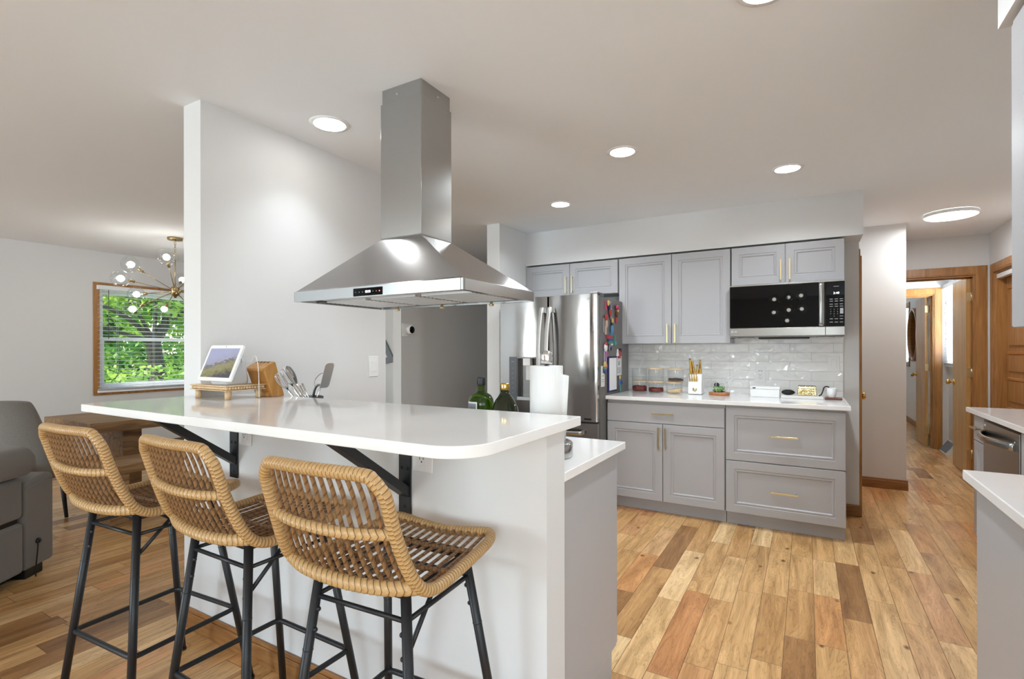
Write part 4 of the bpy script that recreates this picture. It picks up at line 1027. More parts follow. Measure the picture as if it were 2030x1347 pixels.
def make_stool():
    t = thing('bar_stool', '', 'bar stool', (0, 0, 0), 'rattan bar stools along the breakfast bar')
    # shell profile (y, z, half width)
    SP = [(-.262, 1.030, .172), (-.247, .985, .180), (-.222, .905, .183), (-.196, .835, .190), (-.170, .785, .197), (-.135, .757, .201), (-.08, .748, .202), (.04, .752, .196), (.15, .760, .190), (.212, .766, .182)]
    # frame loop
    right = [(w, y, z) for y, z, w in SP[1:-1]]
    top = [(.158, -.261, 1.024), (.135, -.266, 1.034), (0, -.278, 1.036), (-.135, -.266, 1.034), (-.158, -.261, 1.024)]
    front = [(.178, .196, .765), (.155, .214, .766), (.08, .216, .757), (0, .214, .752), (-.08, .216, .757), (-.155, .214, .766), (-.178, .196, .765)]
    loop = top[::-1] + [(.174, -.254, 1.003)] + right + front + [(-w, y, z) for w, y, z in right[::-1]] + [(-.174, -.254, 1.003)]
    R = .0148
    path = resample(smooth_path(loop, 8, True), .006, True)
    MB().tube(path, R, 14, closed=True, uvs=1/.0105).build('shell_frame', RAT, t, keepn=True)
    # cross rails (zig-zag bound)
    def rail(pts, r, name):
        p = resample(smooth_path(pts, 10), .006)
        MB().tube(p, lambda s: r*(1+.05*math.sin(s*150)), 12, uvs=1/.017).build(name, RATC, t, keepn=True)
    rail([(-.183, -.222, .905), (-.10, -.243, .900), (0, -.250, .898), (.10, -.243, .900), (.183, -.222, .905)], .0125, 'middle_rail')
    rail([(-.196, -.160, .772), (-.12, -.182, .764), (0, -.190, .760), (.12, -.182, .764), (.196, -.160, .772)], .0165, 'lower_rail')
    # strands
    NS = 13
    for k in range(NS):
        s = -1+2*(k+.5)/NS; bow = math.cos(PI*s/2)
        pts = []
        for i, (y, z, w) in enumerate(SP):
            if i == 0: z -= .002
            f = [1, 1, 1, 1, 1, 1, .6, .2, .1, 0][i]
            g = [0, 0, 0, .4, .8, 1, 1, 1, .9, .8][i]
            pts.append((s*(w-.018), y-.016*bow*f, z-.010*bow*g))
        p = resample(smooth_path(pts, 6), .006)
        m = MB().tube(p, .0049, 8, uvs=1/.022)
        m.build('strand', RATT, t, keepn=True)
    for y, z in ((-.03, .752), (.10, .755)):
        pts = [(-.192, y, z+.002), (-.1, y, z-.005), (0, y, z-.008), (.1, y, z-.005), (.192, y, z+.002)]
        p = resample(smooth_path(pts, 10), .005)
        MB().tube(p, lambda s: .0062*(1+.35*math.sin(s*13*2*PI)), 8, uvs=1/.012).build('seat_binding', RATT, t, keepn=True)
    # steel base
    fr_ = MB(); hz = .728
    ring = [(-.135, -.127), (.135, -.127), (.135, .127), (-.135, .127)]
    for i in range(4):
        a, b = ring[i], ring[(i+1) % 4]; fr_.tube([(a[0], a[1], hz), (b[0], b[1], hz)], .010, 8)
    fr_.box(-.135, .135, -.142, -.112, .737, .741); fr_.box(-.135, .135, .112, .142, .737, .741)
    fr_.cyl((-.12, -.127, .741), (-.12, -.127, .748), .009, 8); fr_.cyl((.12, -.127, .741), (.12, -.127, .748), .009, 8)
    fr_.build('seat_frame', BLACK, t)
    legs = {}
    for sx in (-1, 1):
        for nm, yt, yf in (('r', -.127, -.197), ('f', .127, .233)):
            a = Vector((sx*.135, yt, .736)); b = Vector((sx*.22, yf, 0.0)); legs[(sx, nm)] = (a, b)
            m = MB().tube([a, b+(a-b)*.012], .0125, 12); j = a.lerp(b, .27); u = (b-a).normalized()
            m.tube([j-u*.001, j+u*.001], .0134, 12); m.tube([b, b+(a-b)*.014], .0142, 12)
            for q in (.13, .20): c = a.lerp(b, q); m.sphere((c.x-sx*.0145, c.y, c.z), .0062, 10, 6)
            m.build('leg', BLACK, t)
    at = lambda k, z: legs[k][1].lerp(legs[k][0], z/.736)
    # footrest ring
    q = [at((-1, 'r'), .289), at((1, 'r'), .289), at((1, 'f'), .289), at((-1, 'f'), .289)]
    rp = []
    for i in range(4):
        p, a, b = q[i], q[i-1], q[(i+1) % 4]
        for tt in range(5):
            s = tt/4; c1 = p.lerp(a, .075); c2_ = p.lerp(b, .075); rp.append(c1.lerp(p, s).lerp(p.lerp(c2_, s), s))
    MB().tube(rp, .0088, 10, closed=True).build('footrest', BLACK, t)
    s = MB()
    for k1, k2 in (((-1, 'r'), (1, 'r')), ((1, 'r'), (1, 'f')), ((1, 'f'), (-1, 'f')), ((-1, 'f'), (-1, 'r'))): s.tube([at(k1, .672), at(k2, .672)], .0062, 8)
    s.tube([at((1, 'r'), .60), Vector((.125, .03, .728))], .0062, 8); s.tube([at((-1, 'f'), .60), Vector((-.125, -.03, .728))], .0062, 8)
    s.build('stretcher', BLACK, t)
    return t
st0 = make_stool()
spots = [(-2.096, .970, .065, 'rattan and black metal bar stool farthest from the camera, in front of the window'), (-1.514, 1.010, -.010, 'rattan and black metal bar stool in the middle of the row'), (-.939, 1.007, .059, 'rattan and black metal bar stool nearest the bar end and the camera')]
for i, (x, y, r, lab) in enumerate(spots):
    o = st0 if i == 0 else dup(st0, (x, y, 0))
    o.location = (x, y, 0); o.rotation_euler = (0, 0, r); o['label'] = lab

# ================================================================== THINGS ON THE BAR
sd = thing('display_riser', 'small pale wooden riser with a bead border on the bar', 'riser', (-2.255, 1.345, 1.0785))
rx0, rx1, ry0, ry1 = -2.394, -2.118, 1.252, 1.437
MB().box(rx0, rx1, ry0, ry1, 1.134, 1.139).build('top_board', LIGHTW, sd, .001)
MB().box(rx0, rx1, ry0, ry1, 1.116, 1.1195).build('lower_board', LIGHTW, sd, .001)
MB().box(rx0+.02, rx1-.02, ry0+.02, ry1-.02, 1.1195, 1.134).build('core_board', LIGHTW, sd)
bd = MB(); x = rx0+.012
while x < rx1-.005: bd.sphere((x, ry0+.009, 1.1268), .0073, 10, 7); x += .0128
y = ry0+.022
while y < ry1-.004: bd.sphere((rx1-.009, y, 1.1268), .0073, 10, 7); y += .0128
bd.build('beads', LIGHTW, sd)
for x, y in ((rx0+.03, ry0+.022), (rx1-.022, ry0+.022), (rx0+.03, ry1-.025), (rx1-.022, ry1-.022)):
    MB().lathe([(.0125, 1.0787), (.0125, 1.116)], (x, y, 0), 20).build('foot', LIGHTW, sd)
sm = thing('smart_display', 'white smart display with a tilted landscape screen on the wooden riser', 'smart display', (-2.23, 1.33, 1.1395))
base = MB(); lv = [(1.1397, -2.305, -2.165, 1.285, 1.392), (1.155, -2.312, -2.158, 1.282, 1.394), (1.23, -2.302, -2.168, 1.302, 1.390), (1.29, -2.285, -2.185, 1.324, 1.380)]
for z, a, b, c, d in lv: base.v += [(p[0], p[1], z) for p in rrect(a, b, c, d, .035, 4)]
n = 20
for k in range(len(lv)-1):
    for j in range(n): q = (j+1) % n; base.f.append((k*n+j, k*n+q, (k+1)*n+q, (k+1)*n+j)); base.sm.append(True)
base.f.append(tuple(range(n))[::-1]); base.sm.append(False); base.f.append(tuple(range((len(lv)-1)*n, len(lv)*n))); base.sm.append(False)
base.build('fabric_base', FABW, sm)
tilt = math.atan2(.064, .155)
Ms = Matrix.Translation((-2.232, 1.262, 1.158)) @ Matrix.Rotation(-tilt, 4, 'X')
fpoly = rrect(-.125, .125, 0, .168, .012, 4)
f = MB(); f.prism(fpoly, 'y', 0, .011); f.xf(Ms); fo = f.build('screen_frame', WHITEP, sm, .002)
MB().box(-.109, .109, -.0006, .0004, .016, .152).xf(Ms).build('screen', SCREEN, fo)
MB().lathe([(.0022, -.0008), (.0022, .0002)], (0, 0, .160), 10, 'y').xf(Ms).build('camera_lens', BLACKM, fo)
pw = [(-2.182, 1.405, 1.235), (-2.155, 1.408, 1.262), (-2.128, 1.402, 1.235), (-2.112, 1.397, 1.18), (-2.108, 1.396, 1.12), (-2.106, 1.395, 1.0805)]
tag(MB().tube(smooth_path(pw, 8), .0018, 7).build('power_cord', WHITEP), 'thin white power cord looping down behind the smart display', 'power cord')
kb = thing('knife_block', 'empty slanted beech knife block on the bar beside the smart display', 'knife block', (-2.14, 1.49, 1.0785))
prof = [(1.398, 1.196), (1.403, 1.209), (1.462, 1.240), (1.472, 1.236), (1.517, 1.079), (1.457, 1.079), (1.414, 1.196)]
MB().prism(prof, 'x', -2.225, -2.098).build('block_body', BLOCKW, kb, .004, 3)
MB().box(-2.205, -2.118, 1.4425, 1.456, 1.0788, 1.10).build('support_foot', BLOCKW, kb, .002)
sl = MB()
for k in range(4):
    x = -2.205+k*.026; sl.prism([(1.446, 1.2322), (1.456, 1.2375), (1.4555, 1.2385), (1.4455, 1.2332)], 'x', x, x+.010)
sl.build('knife_slots', BLACKM, kb)

# ================================================================== ON THE LOWER WORKTOP
uc = thing('utensil_crock', 'dark utensil crock standing just behind the bar edge', 'crock', (-2.065, 1.63, .9155))
MB().lathe([(.0, .916), (.052, .916), (.056, .924), (.062, 1.068), (.058, 1.069), (.052, .93), (0, .928)], (-2.065, 1.63, 0), 32).build('crock_body', BLACK, uc)
def handle_of(root, p, q, r=.0045, mat=CHROME, name='handle'): return MB().tube([p, q], r, 8).build(name, mat, root)
C = Vector((-2.10, 1.625, .95))
def utensil(name, label, cat, tip, foot):
    t = thing(name, label, cat, foot, 'steel utensils in the crock behind the bar'); return t
# ladle
lb = Vector((-2.105, 1.56, 1.170)); ft = Vector((-2.045, 1.64, .96)); u_ = (lb-ft).normalized()
t = utensil('serving_spoon', 'large steel serving spoon, tallest of the left bunch behind the bar', 'spoon', lb, tuple(ft))
handle_of(t, ft, lb-u_*.045, .0045)
Mq = Matrix.Translation(lb) @ u_.to_track_quat('Z', 'Y').to_matrix().to_4x4()
sp_ = MB(); rows = 10; cols = 12
for i in range(rows+1):
    v = -1+2*i/rows; w = .034*math.sqrt(max(0, 1-v*v))*(1+.15*v)
    for j in range(cols+1):
        q = -1+2*j/cols; sp_.v.append((w*q, -.012*(1-q*q)*(1-v*v), .052*v))
for i in range(rows):
    for j in range(cols): a = i*(cols+1)+j; sp_.f.append((a, a+1, a+cols+2, a+cols+1)); sp_.sm.append(True)
sp_.xf(Mq @ Matrix.Rotation(math.radians(150), 4, 'Z'))
b_ = sp_.build('spoon_bowl', STEELD, t); so = b_.modifiers.new('solid', 'SOLIDIFY'); so.thickness = .0015
# whisks
for i, (lb, ft, lab) in enumerate(((Vector((-2.062, 1.475, 1.152)), Vector((-2.050, 1.622, .955)), 'wire whisk leaning lowest at the left of the utensil bunch'), (Vector((-2.045, 1.490, 1.172)), Vector((-2.028, 1.622, .955)), 'wire whisk in front of the large serving spoon'))):
    t = utensil('whisk', lab, 'whisk', lb, tuple(ft)); u_ = (lb-ft).normalized(); handle_of(t, ft, lb-u_*.055, .0055)
    Mq = Matrix.Translation(lb) @ u_.to_track_quat('Z', 'Y').to_matrix().to_4x4(); w = MB()
    for k in range(6):
        an = PI*k/6; pp = []
        for j in range(17):
            s = j/16; r = .022*math.sin(PI*s)**.7 if 0 < s < 1 else 0
            hgt = -.055+.095*(1-abs(2*s-1)**2.2); r2 = .024*math.sin(2*PI*(s-.5))*(-1)
            pp.append((math.cos(an)*.024*math.cos(PI*s)*(math.sin(PI*s)**.5 if 0 < s < 1 else 0)*1.25, math.sin(an)*.024*math.cos(PI*s)*(math.sin(PI*s)**.5 if 0 < s < 1 else 0)*1.25, hgt))
        w.tube(pp, .0011, 5)
    w.xf(Mq).build('wires', CHROME, t)
# forks
for i, (lb, ft, lab) in enumerate(((Vector((-2.066, 1.515, 1.190)), Vector((-2.040, 1.635, .955)), 'long steel fork with its tines up in the utensil bunch'),)):
    t = utensil('serving_fork', lab, 'fork', lb, tuple(ft)); u_ = (lb-ft).normalized(); handle_of(t, ft, lb-u_*.03, .004)
    Mq = Matrix.Translation(lb) @ u_.to_track_quat('Z', 'Y').to_matrix().to_4x4(); f = MB()
    f.box(-.012, .012, -.001, .001, -.032, -.012)
    for x in (-.0105, -.0035, .0035, .0105): f.box(x-.0014, x+.0014, -.001, .001, -.012, .022)
    f.xf(Mq @ Matrix.Rotation(.5, 4, 'Z')).build('tines', CHROME, t)
for i, (lb, ft, lab) in enumerate(((Vector((-2.065, 1.575, 1.125)), Vector((-2.045, 1.65, .955)), 'steel tongs at the right of the left utensil bunch'),)):
    t = utensil('tongs', lab, 'tongs', lb, tuple(ft))
    handle_of(t, ft, lb, .004, CHROME, 'tong_arm'); handle_of(t, ft+Vector((.012, 0, 0)), lb+Vector((.014, 0, .01)), .004, CHROME, 'tong_arm')
# spatula and masher on the right
t = utensil('steel_spatula', 'flat steel spatula standing upright at the right of the crock', 'spatula', None, (-2.065, 1.64, .955))
handle_of(t, Vector((-2.075, 1.635, .955)), Vector((-1.985, 1.625, 1.115)), .0045)
Mq = Matrix.Translation((-1.932, 1.62, 1.172)) @ Vector((.045, 0, .125)).normalized().to_track_quat('Z', 'Y').to_matrix().to_4x4()
bl = MB().prism(rrect(-.026, .026, -.062, .062, .016, 5), 'y', -.0009, .0009); bl.xf(Mq); bl.build('blade', STEELB, t, 0)
MB().tube(smooth_path([(-1.985, 1.625, 1.115), (-1.965, 1.622, 1.118), (-1.95, 1.62, 1.122)], 5), .005, 8).build('neck', CHROME, t)
t = utensil('potato_masher', 'curved steel masher between the spatula and the left bunch', 'masher', None, (-2.10, 1.635, .955))
MB().tube(smooth_path([(-2.095, 1.66, .955), (-2.055, 1.64, 1.06), (-2.035, 1.635, 1.105), (-2.005, 1.63, 1.125), (-1.97, 1.63, 1.122)], 8), .006, 8).build('handle', STEEL, t)
MB().tube(smooth_path([(-2.035, 1.635, 1.11), (-2.03, 1.63, 1.145), (-1.99, 1.625, 1.175), (-1.955, 1.625, 1.185)], 8), .0022, 6).build('wire_head', CHROME, t)
# bottles
def bottle(name, label, x, y, prof, mat, cap, capmat, label_=None):
    t = thing(name, label, 'bottle', (x, y, .9155))
    MB().lathe(prof, (x, y, 0), 40).build('glass_body', mat, t)
    MB().lathe(cap, (x, y, 0), 32).build('cap', capmat, t)
    if label_:
        r, z0, z1, a0, a1 = label_; m = MB(); n = 14
        for i in range(n+1):
            a = a0+(a1-a0)*i/n
            for z in (z0, z1):
                m.v.append((x+r*math.cos(a), y+r*math.sin(a), z)); m.v.append((x+(r+.0006)*math.cos(a), y+(r+.0006)*math.sin(a), z))
        for i in range(n):
            b = i*4; m.f += [(b+1, b+3, b+7, b+5), (b, b+4, b+6, b+2), (b, b+1, b+5, b+4), (b+2, b+6, b+7, b+3)]; m.sm += [True, True, False, False]
        m.build('label', C_WHITE, t)
        m2 = MB(); 
        for i in range(n+1):
            a = a0+(a1-a0)*(.08+.84*i/n)
            for z in (z1-.030, z1-.006):
                m2.v.append((x+(r+.0007)*math.cos(a), y+(r+.0007)*math.sin(a), z)); m2.v.append((x+(r+.0010)*math.cos(a), y+(r+.0010)*math.sin(a), z))
        for i in range(n):
            b = i*4; m2.f += [(b+1, b+3, b+7, b+5), (b, b+4, b+6, b+2), (b, b+1, b+5, b+4), (b+2, b+6, b+7, b+3)]; m2.sm += [True]*4
        m2.build('label_picture', C_GREY, t)
    return t
bottle('wine_bottle', 'green bottle with a dark cap and a pale label behind the bar', -1.14, 1.72,
       [(0, .916), (.046, .916), (.051, .922), (.052, 1.075), (.049, 1.093), (.040, 1.108), (.0195, 1.120), (.0160, 1.128), (.0152, 1.172), (0, 1.172)], GREENG,
       [(.0170, 1.149), (.0176, 1.151), (.0176, 1.178), (.0165, 1.1805), (0, 1.1808)], BLACK, (.0524, .96, 1.084, math.radians(228), math.radians(285)))
bottle('oil_bottle', 'dark green pear shaped oil bottle with a gold cap behind the bar', -1.028, 1.72,
       [(0, .916), (.050, .916), (.056, .925), (.060, .985), (.058, 1.035), (.050, 1.066), (.038, 1.092), (.026, 1.110), (.0182, 1.122), (.0172, 1.142), (0, 1.142)], DARKG,
       [(.0185, 1.132), (.0195, 1.134), (.0195, 1.156), (.018, 1.159), (0, 1.159)], GOLD)
# paper towels
pt = thing('paper_towel_holder', 'steel paper towel holder with a heavy round base on the lower worktop', 'paper towel holder', (-.80, 1.625, .9155))
MB().lathe([(0, .916), (.091, .916), (.093, .920), (.093, .962), (.088, .968), (.082, .969), (.080, .966), (0, .966)], (-.80, 1.625, 0), 48).build('base', STEEL, pt)
MB().lathe([(.006, .967), (.006, 1.236), (.010, 1.238), (.0215, 1.241), (.023, 1.246), (.023, 1.274), (.020, 1.282), (.010, 1.287), (0, 1.288)], (-.80, 1.625, 0), 28).build('centre_post', CHROME, pt)
tr_ = MB(); rr = .058
pr = [(.014, .972), (rr, .972), (rr+.0005, .975), (rr+.0005, 1.231), (rr, 1.234), (.014, 1.234), (.014, .972)]
tr_.lathe(pr, (-.80, 1.625, 0), 48, cap=False)
tp = tag(tr_.build('paper_towel_roll', PAPER), 'thick white paper towel roll on the steel holder', 'paper towel')
sh = MB(); path = []
for i in range(10): a = math.radians(-75+i*11); path.append((-.80+(rr+.0015)*math.cos(a), 1.625+(rr+.0015)*math.sin(a)))
path2 = [(-.80+(rr+.0007)*math.cos(math.radians(-158+11*i)), 1.625+(rr+.0007)*math.sin(math.radians(-158+11*i))) for i in range(14)] + [(-.7390, 1.621), (-.7310, 1.628), (-.7235, 1.633), (-.7170, 1.634)]
n = len(path2)
for i, (x, y) in enumerate(path2):
    f = max(0, (i-13)/(n-14)); sh.v += [(x-.012*f, y-.003*f, .974), (x, y, 1.2335-.026*(f > 0)-.008*f)]
for i in range(n-1): sh.f.append((2*i, 2*i+2, 2*i+3, 2*i+1)); sh.sm.append(True)
so_ = sh.build('loose_sheet', PAPER, tp); q = so_.modifiers.new('solid', 'SOLIDIFY'); q.thickness = .0006

# ================================================================== ON THE BACK WORKTOP
Z = .9155
def jar(x, y, z, h, label, fill=None, fh=0, lid=True, slope=0, chunky=False):
    t = thing('glass_jar', label, 'jar', (x, y, z), 'stacked glass jars with pale wooden lids'); r = .066
    MB().lathe([(0, z+.0005), (r-.003, z+.0005), (r, z+.006), (r, z+h)], (x, y, 0), 36, cap=False).build('glass_body', GLASS, t)
    if lid: MB().lathe([(0, z+h+.0005), (r+.001, z+h+.0005), (r+.002, z+h+.003), (r+.002, z+h+.010), (r, z+h+.012), (0, z+h+.012)], (x, y, 0), 36).build('lid', LIGHTW, t)
    if fill:
        m = MB(); n = 28; rr = r-.0045; m.v.append((x, y, z+fh)); 
        for k in range(n): a = 2*PI*k/n; m.v.append((x+rr*math.cos(a), y+rr*math.sin(a), z+fh-slope*math.cos(a)+(random.uniform(-.004, .004) if chunky else 0)))
        for k in range(n): a = 2*PI*k/n; m.v.append((x+rr*math.cos(a), y+rr*math.sin(a), z+.0085))
        for k in range(n): q = (k+1) % n; m.f += [(0, 1+k, 1+q), (1+k, 1+n+k, 1+n+q, 1+q)]; m.sm += [True, True]
        m.f.append(tuple(1+n+k for k in range(n))[::-1]); m.sm.append(False)
        if chunky:
            for k in range(70):
                a = random.uniform(0, 2*PI); q = rr*math.sqrt(random.random())*.93
                m.sphere((x+q*math.cos(a), y+q*math.sin(a), z+fh-slope*math.cos(a)*q/rr+random.uniform(-.002, .004)), random.uniform(.005, .009), 7, 5, (1, .6, .6))
        m.build('contents', fill, t)
    return t
jy = 4.50
jar(-1.290, jy, Z, .088, 'glass jar of dark red dried peppers, lower left of the stack', BEANS, .048, chunky=True)
jar(-1.290, jy, Z+.102, .105, 'empty glass jar without a lid on the left stack', lid=False)
jar(-1.142, jy-.01, Z, .088, 'glass jar of red dried chillies, lower middle of the stack', BEANS, .036, chunky=True)
jar(-1.142, jy-.01, Z+.102, .098, 'empty glass jar with a wooden lid on the middle stack')
jar(-.985, jy-.015, Z, .086, 'glass jar of sloping tan sugar, lower right of the stack', SAND, .036, slope=-.012)
jar(-.975, jy-.012, Z+.100, .100, 'glass jar with a little dark spice, top of the right stack', BEAN2, .022, chunky=True)
# white knife block with gold knives
wk = thing('knife_block', 'white knife block full of gold handled knives before the tiles', 'knife block', (-.80, 4.50, Z))
x0, x1 = -.862, -.755
MB().prism([(4.435, Z+.003), (4.435, Z+.085), (4.462, Z+.165), (4.555, Z+.185), (4.555, Z+.003)], 'x', x0, x1).build('block_body', WHITEP, wk, .004, 3)
MB().prism(rrect(x0+.004, x1-.004, 4.44, 4.55, .004, 2), 'z', Z, Z+.003).build('rubber_foot', BLACKM, wk)
MB().lathe([(0, 4.433), (.017, 4.433), (.017, 4.4352), (0, 4.4352)], ((x0+x1)/2, 0, Z+.042), 24, 'y').build('round_badge', BRASS, wk)
def knife(label, p, d, L_, r):
    d = Vector(d).normalized(); p = Vector(p); t = tag(MB().tube([p, p+d*L_*.12, p+d*L_*.5, p+d*L_*.9, p+d*L_], lambda s: r*(1+.25*math.sin(PI*(s*1.6+.2))), 10).build('kitchen_knife', GOLD), label, 'knife', 'gold handled knives in the white block'); return t
knife('long gold knife handle, leftmost in the white block', (-.843, 4.475, Z+.168), (-.03, -.25, .9), .135, .0105)
knife('gold knife handle right behind the leftmost one', (-.825, 4.497, Z+.172), (-.08, -.25, .9), .105, .010)
knife('gold knife handle with a dark side, middle of the white block', (-.798, 4.50, Z+.174), (.03, -.30, .9), .075, .009)
knife('gold knife handle tilted at the right of the white block', (-.775, 4.50, Z+.175), (.0, -.2, .9), .115, .0105)
for k in range(4): knife(('first', 'second', 'third', 'fourth')[k]+' slim gold steak knife from the left in the lower row', (-.848+k*.0185, 4.443, Z+.108), (-.02, -.30, .9), .068, .0052)
# terrarium
te = thing('glass_terrarium', 'small glass terrarium with green plants on a round wooden base', 'terrarium', (-.62, 4.50, Z))
tc_ = (-.625, 4.49)
MB().lathe([(0, Z), (.076, Z), (.080, Z+.003), (.080, Z+.020), (.077, Z+.023), (0, Z+.023)], (tc_[0], tc_[1], 0), 40).build('wooden_base', TERRW, te)
gl = MB(); wr = MB(); lvls = [(.050, Z+.024), (.072, Z+.060), (.066, Z+.108), (.040, Z+.120)]; n = 6; vv = []
for r, z in lvls:
    ring = [(tc_[0]+r*math.cos(2*PI*k/n+.3), tc_[1]+r*math.sin(2*PI*k/n+.3), z) for k in range(n)]; vv.append(ring); gl.v += ring
for i in range(3):
    for k in range(n): q = (k+1) % n; gl.f.append((i*n+k, i*n+q, (i+1)*n+q, (i+1)*n+k)); gl.sm.append(False); wr.tube([vv[i][k], vv[i+1][k]], .0012, 5)
for i in range(4):
    for k in range(n): wr.tube([vv[i][k], vv[i][(k+1) % n]], .0012, 5)
gl.build('glass_panes', GLASS, te); wr.build('wire_edges', WHITEP, te)
pl = MB()
for k in range(60):
    a = random.uniform(0, 2*PI); q = random.uniform(0, .045); c = Vector((tc_[0]+q*math.cos(a), tc_[1]+q*math.sin(a), Z+.034+random.uniform(0, .03)))
    pl.sphere(c, random.uniform(.005, .010), 7, 5, (1, 1, 1.4))
pl.build('succulents', PLANT, te)
pb = MB()
for k in range(60): a = random.uniform(0, 2*PI); q = random.uniform(0, .046); pb.sphere((tc_[0]+q*math.cos(a), tc_[1]+q*math.sin(a), Z+.029), .006, 7, 5)
pb.build('pebbles', PEB, te)
MB().sphere((tc_[0]-.018, tc_[1]-.01, Z+.083), .022, 12, 8, (1, .5, .9)).build('dark_ornament', PEB, te)
# white box, oval, tray, gold box, mug
wx = thing('storage_box', 'low white lidded box below the tiled outlet', 'box', (-.285, 4.49, Z))
MB().box(-.390, -.182, 4.452, 4.56, Z, Z+.062).build('box_body', WHITEP, wx, .004); MB().box(-.392, -.180, 4.450, 4.562, Z+.0625, Z+.083).build('lid', WHITEP, wx, .004)
MB().box(-.372, -.351, 4.4485, 4.4498, Z+.067, Z+.075).build('label_slot', BLACKM, wx)
tag(MB().box(-.172, .108, 4.44, 4.60, Z, Z+.022).build('marble_tray', TRAYW, None, .003), 'long flat white marble tray before the backsplash', 'tray')
ov = MB().sphere((-.125, 4.48, Z+.0435), 1, 28, 14, (.047, .028, .0205)); tag(ov.build('speaker', BLACKM), 'small glossy black oval speaker on the marble tray', 'speaker')
gb = thing('gold_box', 'patterned gold trinket box with a domed lid on the marble tray', 'box', (.0, 4.52, Z+.022))
MB().box(-.062, .066, 4.485, 4.555, Z+.0225, Z+.072).build('box_body', GLITTER, gb, .006, 3)
MB().prism([(4.485, Z+.0725), (4.490, Z+.090), (4.505, Z+.100), (4.535, Z+.100), (4.55, Z+.090), (4.555, Z+.0725)], 'x', -.058, .062).build('lid', GLITTER, gb, .004)
fl = MB()
for k in range(26): fl.sphere((random.uniform(-.055, .06), 4.484, Z+random.uniform(.03, .068)), random.uniform(.003, .007), 7, 5, (1, .4, 1))
fl.build('filigree', GOLD, gb)
tag(MB().box(.118, .226, 4.445, 4.55, Z, Z+.013).build('wooden_coaster', WALNUT, None, .002), 'dark walnut board under the white cup at the worktop end', 'coaster')
mg = thing('white_cup', 'plain white cup on the walnut board at the worktop end', 'cup', (.16, 4.50, Z+.0135))
MB().lathe([(0, Z+.014), (.025, Z+.014), (.028, Z+.018), (.033, Z+.085), (.031, Z+.086), (.026, Z+.022), (0, Z+.020)], (.160, 4.50, 0), 32).build('cup_body', WHITEP, mg)
sp2 = smooth_path([(.078, 4.458, Z+.026), (.094, 4.466, Z+.036), (.103, 4.475, Z+.06), (.112, 4.48, Z+.088), (.128, 4.485, Z+.096), (.145, 4.49, Z+.090)], 6)
tag(MB().tube(sp2, .0045, 8).build('charging_cord', BLACKM), 'short thick black cord curling up beside the white cup', 'cord')
# ================================================================== DINING AND LIVING SIDE
tb = thing('dining_table', 'rustic brown wooden dining table with a thick top below the chandelier', 'dining table', (-5.25, 2.75, 0))
MB().box(-5.69, -4.81, 1.777, 3.75, .635, .72).build('tabletop', RUSTIC, tb, .005)
for y in (2.06, 3.2):
    MB().box(-5.42, -4.96, y, y+.14, .09, .634).build('pedestal', RUSTIC, tb, .004)
    MB().box(-5.55, -4.90, y-.03, y+.17, .0, .085).build('foot_beam', BLACK, tb, .003)
MB().box(-5.30, -5.16, 2.205, 3.195, .30, .44).build('stretcher', RUSTIC, tb, .004)
bn = thing('dining_bench', 'chunky brown wooden bench along the near side of the dining table', 'bench', (-4.5, 2.55, 0))
MB().box(-4.70, -4.33, 1.72, 3.35, .383, .452).build('seat', RUSTIC, bn, .004)
for y in (1.72, 3.23): MB().box(-4.70, -4.33, y, y+.12, 0, .382).build('leg', RUSTIC, bn, .004)
# host chair: wrap-round tweed shell
hc = thing('upholstered_chair', 'high backed grey tweed dining chair at the end of the wooden table', 'chair', (0, 0, 0))
n = 17; rows = [(.36, .33, .0), (.42, .335, .01), (.55, .33, .02), (.68, .30, .035), (.80, .262, .05), (.88, .236, .062), (.925, .215, .07), (.94, .20, .072)]
outer = MB()
def shell_pt(i, z, w, lean, off):
    s = -1+2*i/(n-1); a = s*1.15
    return ((w+off)*math.sin(a)/math.sin(1.15), -(.13+off) - lean + .30*(1-math.cos(a))*1.0, z-.02*abs(s)**4)
for off in (0, -.055):
    for z, w, ln in rows:
        for i in range(n): outer.v.append(shell_pt(i, z, w, ln, off))
R_ = len(rows)
for lay in range(2):
    b = lay*R_*n
    for r in range(R_-1):
        for i in range(n-1): outer.f.append((b+r*n+i, b+r*n+i+1, b+(r+1)*n+i+1, b+(r+1)*n+i)); outer.sm.append(True)
m_ = R_*n
for i in range(n-1):
    outer.f.append(((R_-1)*n+i, (R_-1)*n+i+1, m_+(R_-1)*n+i+1, m_+(R_-1)*n+i)); outer.sm.append(True)
    outer.f.append((i, i+1, m_+i+1, m_+i)); outer.sm.append(True)
for r in range(R_-1):
    for e in (0, n-1): outer.f.append((r*n+e, (r+1)*n+e, m_+(r+1)*n+e, m_+r*n+e)); outer.sm.append(True)
outer.build('backrest', FABRIC2, hc, subsurf=1)
MB().box(-.25, .25, -.16, .27, .36, .48).build('seat', FABRIC2, hc, .03, 4)
for x in (-.2, .2):
    for y in (-.12, .22): MB().tube([(x, y, .36), (x*1.12, y*1.1, .0)], lambda s: .018-.006*s, 10).build('leg', BLACK, hc)
hc.location = (-5.03, 1.36, 0); hc.rotation_euler = (0, 0, math.radians(30))
# power recliner sofa, seen from behind its corner
so = thing('recliner_sofa', 'grey power recliner sofa at the left edge, seen from behind', 'sofa', (0, 0, 0))
